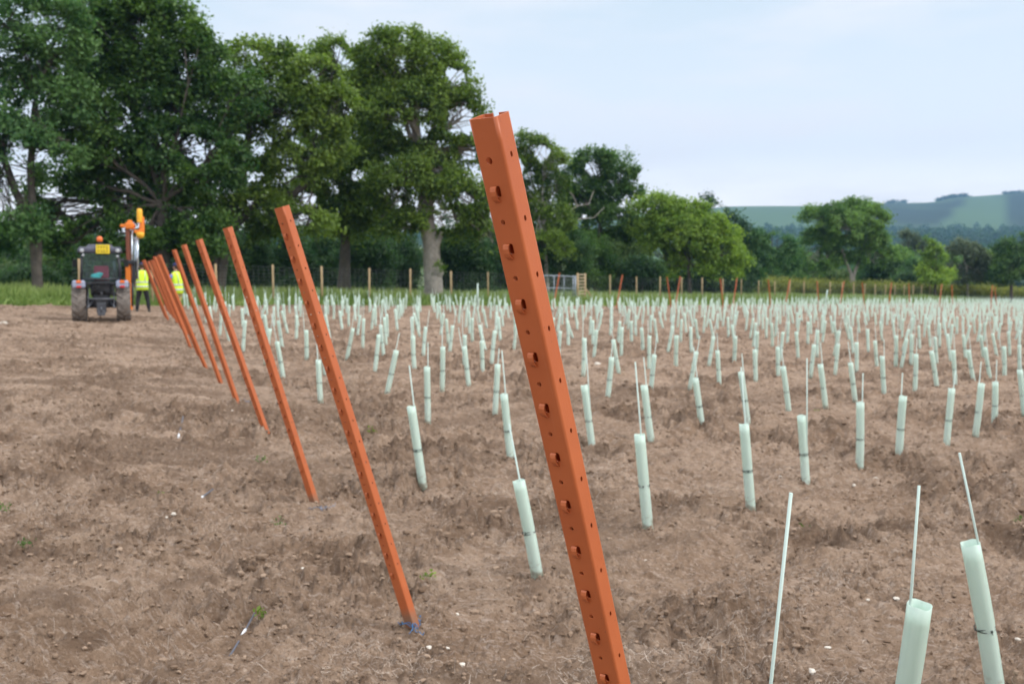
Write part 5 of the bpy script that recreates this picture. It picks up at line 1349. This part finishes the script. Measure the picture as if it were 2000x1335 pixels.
person((X2, D2, float(base_h(X2, D2))), R(70), 'worker in blue under a yellow vest, half hidden behind leaning orange posts',
       ((-.10, -.05), (.12, .10)), (((-.26, .16, 1.18), (-.16, .40, 1.10)), ((.26, .16, 1.18), (.14, .42, 1.10))), M_BLUE, M_PUR, bend=.04, cap=M_CAP)

# ------------------------------------------------------------------ ground litter
M_FLINT = mat('chalky_flint', (.62, .56, .48), .85, vary=.2, scale=40)
M_STRAW = mat('dry_straw', (.44, .365, .30), .9, vary=.4, scale=9)
M_CLOD = bpy.data.materials.new('dry_clod'); M_CLOD.use_nodes = True; _t = M_CLOD.node_tree; _b = _t.nodes['Principled BSDF']; _b.inputs['Roughness'].default_value = .95; _b.inputs['Specular IOR Level'].default_value = .1
_a = N(_t, 'ShaderNodeAttribute', attribute_name='tint'); _x = N(_t, 'ShaderNodeMixRGB'); _x.inputs[1].default_value = (.135, .088, .058, 1); _x.inputs[2].default_value = (.37, .27, .195, 1); _t.links.new(_a.outputs['Fac'], _x.inputs[0]); _t.links.new(_x.outputs[0], _b.inputs['Base Color'])
def rock(seed, r):
    bm = bmesh.new(); bmesh.ops.create_icosphere(bm, subdivisions=2, radius=1); rr = random.Random(seed); a = [rr.uniform(0, 6) for _ in range(6)]
    sc = (rr.uniform(.9, 1.4), rr.uniform(.6, .95), rr.uniform(.4, .7))
    for v in bm.verts:
        c = v.co; f = 1 + .16 * math.sin(3 * c.x + a[0]) * math.cos(2.6 * c.y + a[1]) + .10 * math.sin(6 * c.z + a[2] + 4 * c.x) + rr.uniform(-.07, .07)
        v.co = Vector((c.x * sc[0], c.y * sc[1], c.z * sc[2])) * f * r
    me = bpy.data.meshes.new('stone'); bm.to_mesh(me); bm.free(); return me
STONES = [
 (686, 1183, .017, 'white flint on the soil left of the second orange post foot'), (838, 1243, .015, 'pale flat stone just right of the second orange post foot'), (874, 1245, .009, 'small white chip right of the pale stone near the second orange post'),
 (902, 1293, .016, 'white stone low in the photo between the second and foreground posts'), (893, 1198, .010, 'small cream pebble right of the second orange post'), (1261, 1084, .010, 'white plastic-bright chip right of the foreground post'),
 (1587, 1296, .020, 'large cream flint low in the photo, right of the bare cane'), (1617, 1247, .013, 'thin cream stone above the large cream flint'), (1410, 1277, .011, 'small white stone left of the bare cane foot'),
 (1751, 1164, .017, 'white flint beside the rim of the closest guard'), (1695, 1180, .009, 'orange tinted pebble left of the closest guard'), (1668, 947, .018, 'pale stone left of the third guard group at mid right'),
 (1710, 931, .015, 'pale stone behind the pale stone at mid right'), (1777, 896, .022, 'large pale flint at the foot of a guard in the second row'), (1524, 926, .012, 'small white stone right of the straight guard'),
 (1507, 963, .010, 'whitish pebble beside the straight guard foot'), (453, 812, .030, 'pale stone near the foot of the fourth orange post'), (340, 1021, .018, 'cream stone on the bare headland'), (326, 1035, .010, 'ochre pebble beside the cream headland stone'),
 (480, 993, .011, 'small white stone left of the third orange post foot'), (240, 622, .09, 'pale stone on the soil right of the tractor wheels'), (8, 636, .10, 'pale stone at the left edge of the soil'), (1167, 714, .05, 'white stone right of the foreground post at mid distance'),
 (1460, 994, .008, 'white crumb at the straight guard foot'), (634, 1115, .009, 'white chip left of the second orange post at mid height'), (592, 1136, .010, 'cream chip on the soil between the second and third orange posts'), (1945, 924, .013, 'white stone near the right edge of the photo'),
 (1908, 937, .010, 'grey white pebble left of the right-edge stone'), (1988, 1243, .012, 'tan pebble at the right edge low in the photo')]
MST = [rock(s, 1) for s in range(6)]
for m_ in MST: m_.materials.append(M_FLINT)
for i, (px, py, r_, lab) in enumerate(STONES):
    g_ = ground_pt(px, py); g_.z = ground_z(g_.x, g_.y) + r_ * .25
    o = bpy.data.objects.new('stone', MST[i % 6]); col.objects.link(o); o.location = g_; o.scale = (r_,) * 3; o.rotation_euler = (0, 0, i * 1.3); tag(o, lab, 'stone', 'pale flint stones on the soil')
# marker pins lying on the headland
M_PIN = mat('grey_pin', (.10, .105, .13), .6); M_TIP = mat('white_band', (.75, .76, .78), .5)
for i, (p0_, p1_, bnd, lab) in enumerate([((497, 1192), (447, 1285), (.42, .55), 'grey rod with a white band stuck in the soil left of the second orange post'), ((416, 958), (389, 989), (.78, .97), 'thin grey rod with a white tip lying on the headland'), ((358, 828), (348, 860), (.8, 1.0), 'farthest small rod with a white tip lying on the headland')]):
    a = ground_pt(*p0_); c = ground_pt(*p1_); a.z = ground_z(a.x, a.y) + .04; c.z = ground_z(c.x, c.y) + .012
    root = thing('marker_rod', lab, 'rod', c, 'grey marker rods on the headland'); r_ = .0045 * (1 + .3 * i)
    mb = MB(); mb.tube([(0, 0, 0), (a - c) * .5 + Vector((.006, 0, .004)), a - c], r_, 8); mb.build('rod', M_PIN, root)
    mb = MB(); mb.tube([(a - c) * (1 - bnd[1]) + Vector((.003, 0, .003)), (a - c) * (1 - bnd[0]) + Vector((.004, 0, .004))], r_ * 1.5, 8); mb.build('white_band', M_TIP, root)
# seedlings
for i, (px, py, lab) in enumerate([(510, 915, 'small dark green weed between the third and fourth orange posts'), (835, 1122, 'tiny green seedling right of the second orange post'), (545, 1032, 'small green weed left of the second orange post'), (315, 958, 'green weed on the bare headland'),
        (47, 1080, 'bright green weed at the lower left edge'), (726, 856, 'green weed near the leaning guard of the third row'), (1574, 1012, 'yellowish seedling with upright leaves right of the straight guard'), (508, 1195, 'bright little weed beside the grey rod'), (1990, 1010, 'green weed at the right edge'), (1595, 800, 'green weed between two guards at mid right'), (10, 1010, 'green weed at the left edge')]):
    g_ = ground_pt(px, py); g_.z = ground_z(g_.x, g_.y) + .01
    V, Fc, T = leaves(np.array([[0, 0, .012], [.02, .01, .02], [-.02, 0, .015]]), np.array([10, 8, 8]), np.array([.035] * 3), .012, 60 + i)
    o = np_mesh('weed', V, Fc, LEAF['oak'] if i % 2 else LEAF['lshrub'], attrs={'tint': T}); o.location = g_; tag(o, lab, 'weed', 'small weeds sprouting on the soil')
# crumbs and straw: uncountable litter
def scatter(n, rmin, rmax, pw=.5):
    r = rmin * (rmax / rmin) ** (rng.random(n) ** .75); a = rng.uniform(R(-34), R(34), n); return r * np.sin(a), r * np.cos(a), r
bm = bmesh.new(); bmesh.ops.create_icosphere(bm, subdivisions=1, radius=1); IV = np.array([v.co[:] for v in bm.verts]); IF = np.array([[v.index for v in f.verts] for f in bm.faces]); bm.free()
n = 150000; X, Y, r_ = scatter(n, 1.8, 30); keep = smooth(-.4, .3, fbm(X * 1.1, Y * 1.1, 3, 31)) + .25 > rng.random(n); keep &= Y < edge_y(X); X, Y, r_ = X[keep], Y[keep], r_[keep]; n = len(X)
S = .0034 * rng.uniform(.5, 1, n) * (1 + 3.6 * rng.random(n) ** 7) * (1 + r_ * .07); Z = base_h(X, Y) + relief(X, Y) + S * .15
sc = rng.uniform(.6, 1.3, (n, 3)) * S[:, None]; sc[:, 2] *= .7
hb = [(b_.x, b_.y) for b_ in list(done.values()) + post_bases[:6]] + [(x_, y_) for d_, k_, n_, x_, y_ in cand[:160]]
hx = []; hs_ = []
for (x_, y_) in hb:
    m_ = 34 if y_ < 12 else 18
    a_ = rng.uniform(0, 6.28, m_); q_ = rng.uniform(.028, .10, m_); hx.append(np.stack([x_ + q_ * np.cos(a_), y_ + q_ * np.sin(a_)], 1)); hs_.append(.004 + .012 * rng.random(m_) ** 1.5)
bx_, by_, br_ = scatter(5200, 1.8, 24); kk = smooth(.05, .4, fbm(bx_ * 1.1, by_ * 1.1, 3, 31)) > rng.random(len(bx_)); kk &= by_ < edge_y(bx_)
hx.append(np.stack([bx_[kk], by_[kk]], 1)); hs_.append(.009 + .020 * rng.random(kk.sum()) ** 2)
hx = np.concatenate(hx); hs_ = np.concatenate(hs_)
X = np.concatenate([X, hx[:, 0]]); Y = np.concatenate([Y, hx[:, 1]]); S = np.concatenate([S, hs_]); n = len(X); Z = base_h(X, Y) + relief(X, Y) + S * .2
sc = rng.uniform(.6, 1.3, (n, 3)) * S[:, None]; sc[:, 2] *= .75
V = IV[None] * (1 + .35 * rng.uniform(-1, 1, (n, len(IV), 1))) * sc[:, None, :] + np.stack([X, Y, Z], 1)[:, None, :]
F = IF[None] + (np.arange(n) * len(IV))[:, None, None]
o = np_mesh('soil_crumbs', V.reshape(-1, 3), F.reshape(-1, 3), M_CLOD, attrs={'tint': np.repeat(np.clip(rng.beta(1.6, 2.6, n), 0, 1), len(IV))}); tag(o, 'countless loose clods and crumbs of dry brown soil', 'soil crumbs', kind='stuff')
n = 110000; X, Y, r_ = scatter(n, 1.8, 30); keep = smooth(.0, .6, fbm(X * 1.7, Y * 1.7, 4, 333)) + .05 > rng.random(n); keep &= Y < edge_y(X); X, Y, r_ = X[keep], Y[keep], r_[keep]; n = len(X)
a = rng.uniform(0, 6.28, n); L_ = rng.uniform(.010, .045, n) * (1 + 1.5 * rng.random(n) ** 8) * (1 + r_ * .04); cu = rng.normal(size=n) * .6; w_ = (.00022 + .0004 * rng.random(n)) * (1 + r_ * .10)
V = np.zeros((n, 8, 3)); px_, py_ = X.copy(), Y.copy()
for k in range(4):
    aa = a + cu * k / 3; z_ = base_h(px_, py_) + relief(px_, py_) + .003 + .008 * rng.random(n)
    V[:, 2 * k] = np.stack([px_ - np.sin(aa) * w_, py_ + np.cos(aa) * w_, z_], 1); V[:, 2 * k + 1] = np.stack([px_ + np.sin(aa) * w_, py_ - np.cos(aa) * w_, z_ + w_], 1)
    px_ = px_ + np.cos(aa) * L_ / 3; py_ = py_ + np.sin(aa) * L_ / 3
F = np.array([[0, 1, 3, 2], [2, 3, 5, 4], [4, 5, 7, 6]])[None] + (np.arange(n) * 8)[:, None, None]
o = np_mesh('dry_straw', V.reshape(-1, 3), F.reshape(-1, 4), M_STRAW); tag(o, 'wisps of dry straw and dead roots strewn over the soil', 'straw', kind='stuff')

# ------------------------------------------------------------------ distant houses
M_WALLW = mat('white_render', (.75, .74, .70), .8, vary=.05); M_BRICK = mat('red_brick', (.36, .17, .12), .9, vary=.2); M_TILE = mat('clay_tiles', (.30, .12, .08), .9, vary=.2); M_SLATE = mat('slate', (.22, .23, .26), .7, vary=.2); M_WIN = mat('dark_window', (.03, .035, .04), .2)
def house(px, py, D, w, d, h, rh, wall, roof, rz, label, wins=3):
    dd = ray(px, py); D = next((q for q in range(240, 2200, 5) if EYE + dd.z / dd.y * q < float(base_h(dd.x / dd.y * q, q))), D)
    X0 = dd.x / dd.y * D; z0 = float(base_h(X0, D)); print('house', px, py, D)
    r = thing('house', label, 'house', (X0, D, z0), 'houses in the valley'); r.rotation_euler = (0, 0, rz)
    b = MB(); hw, hd = w / 2, d / 2; b.add([(-hw, -hd, -1), (hw, -hd, -1), (hw, hd, -1), (-hw, hd, -1), (-hw, -hd, h), (hw, -hd, h), (hw, hd, h), (-hw, hd, h), (-hw, 0, h + rh), (hw, 0, h + rh)],
        [(0, 1, 5, 4), (2, 3, 7, 6), (1, 2, 6, 9, 5), (3, 0, 4, 8, 7)]); b.build('wall', wall, r)
    o_ = .4; q = MB(); q.add([(-hw - o_, -hd - o_, h - .3), (hw + o_, -hd - o_, h - .3), (hw + o_, 0, h + rh + .15), (-hw - o_, 0, h + rh + .15), (hw + o_, hd + o_, h - .3), (-hw - o_, hd + o_, h - .3)], [(0, 1, 2, 3), (3, 2, 4, 5)]); rf = q.build('roof', roof, r)
    c = MB(); c.box((hw * .6, 0, h + rh + .4), (.9, .7, 1.6)); c.build('chimney', M_BRICK, rf)
    for i in range(wins):
        f = MB(); f.box((-hw + w * (i + .5) / wins, -hd - .02, h * .6), (1.2, .1, 1.2)); f.build('window', M_WIN, r)
house(1562, 527, 260, 2.8, 2.8, .8, 1.6, M_WALLW, M_SLATE, R(90), 'small white gabled house beyond the hedge left of the lone oak', 2)
house(1634, 451, 900, 7, 5, 2, 2, M_BRICK, M_TILE, R(5), 'red roofed house in the valley seen through the lone oak crown', 3)
house(1832, 457, 900, 8, 5, 1.6, 2.2, M_BRICK, M_TILE, R(-8), 'small brick house among the valley woods under the downs', 3)
house(1972, 470, 620, 9, 6, 2.5, 3.5, M_BRICK, M_TILE, R(-5), 'reddish house at the right edge above the dark tree', 3)

# ------------------------------------------------------------------ air
hz = MB(); hz.box((0, 1320, 120), (5200, 2960, 420)); M_H = bpy.data.materials.new('haze'); M_H.use_nodes = True; t_ = M_H.node_tree; t_.nodes.clear()
_o = N(t_, 'ShaderNodeOutputMaterial'); _v = N(t_, 'ShaderNodeVolumePrincipled'); _v.inputs['Color'].default_value = (.32, .56, .92, 1); _v.inputs['Density'].default_value = .00019; _v.inputs['Anisotropy'].default_value = .2
t_.links.new(_v.outputs[0], _o.inputs['Volume']); ho = hz.build('haze', M_H); tag(ho, kind='stuff')
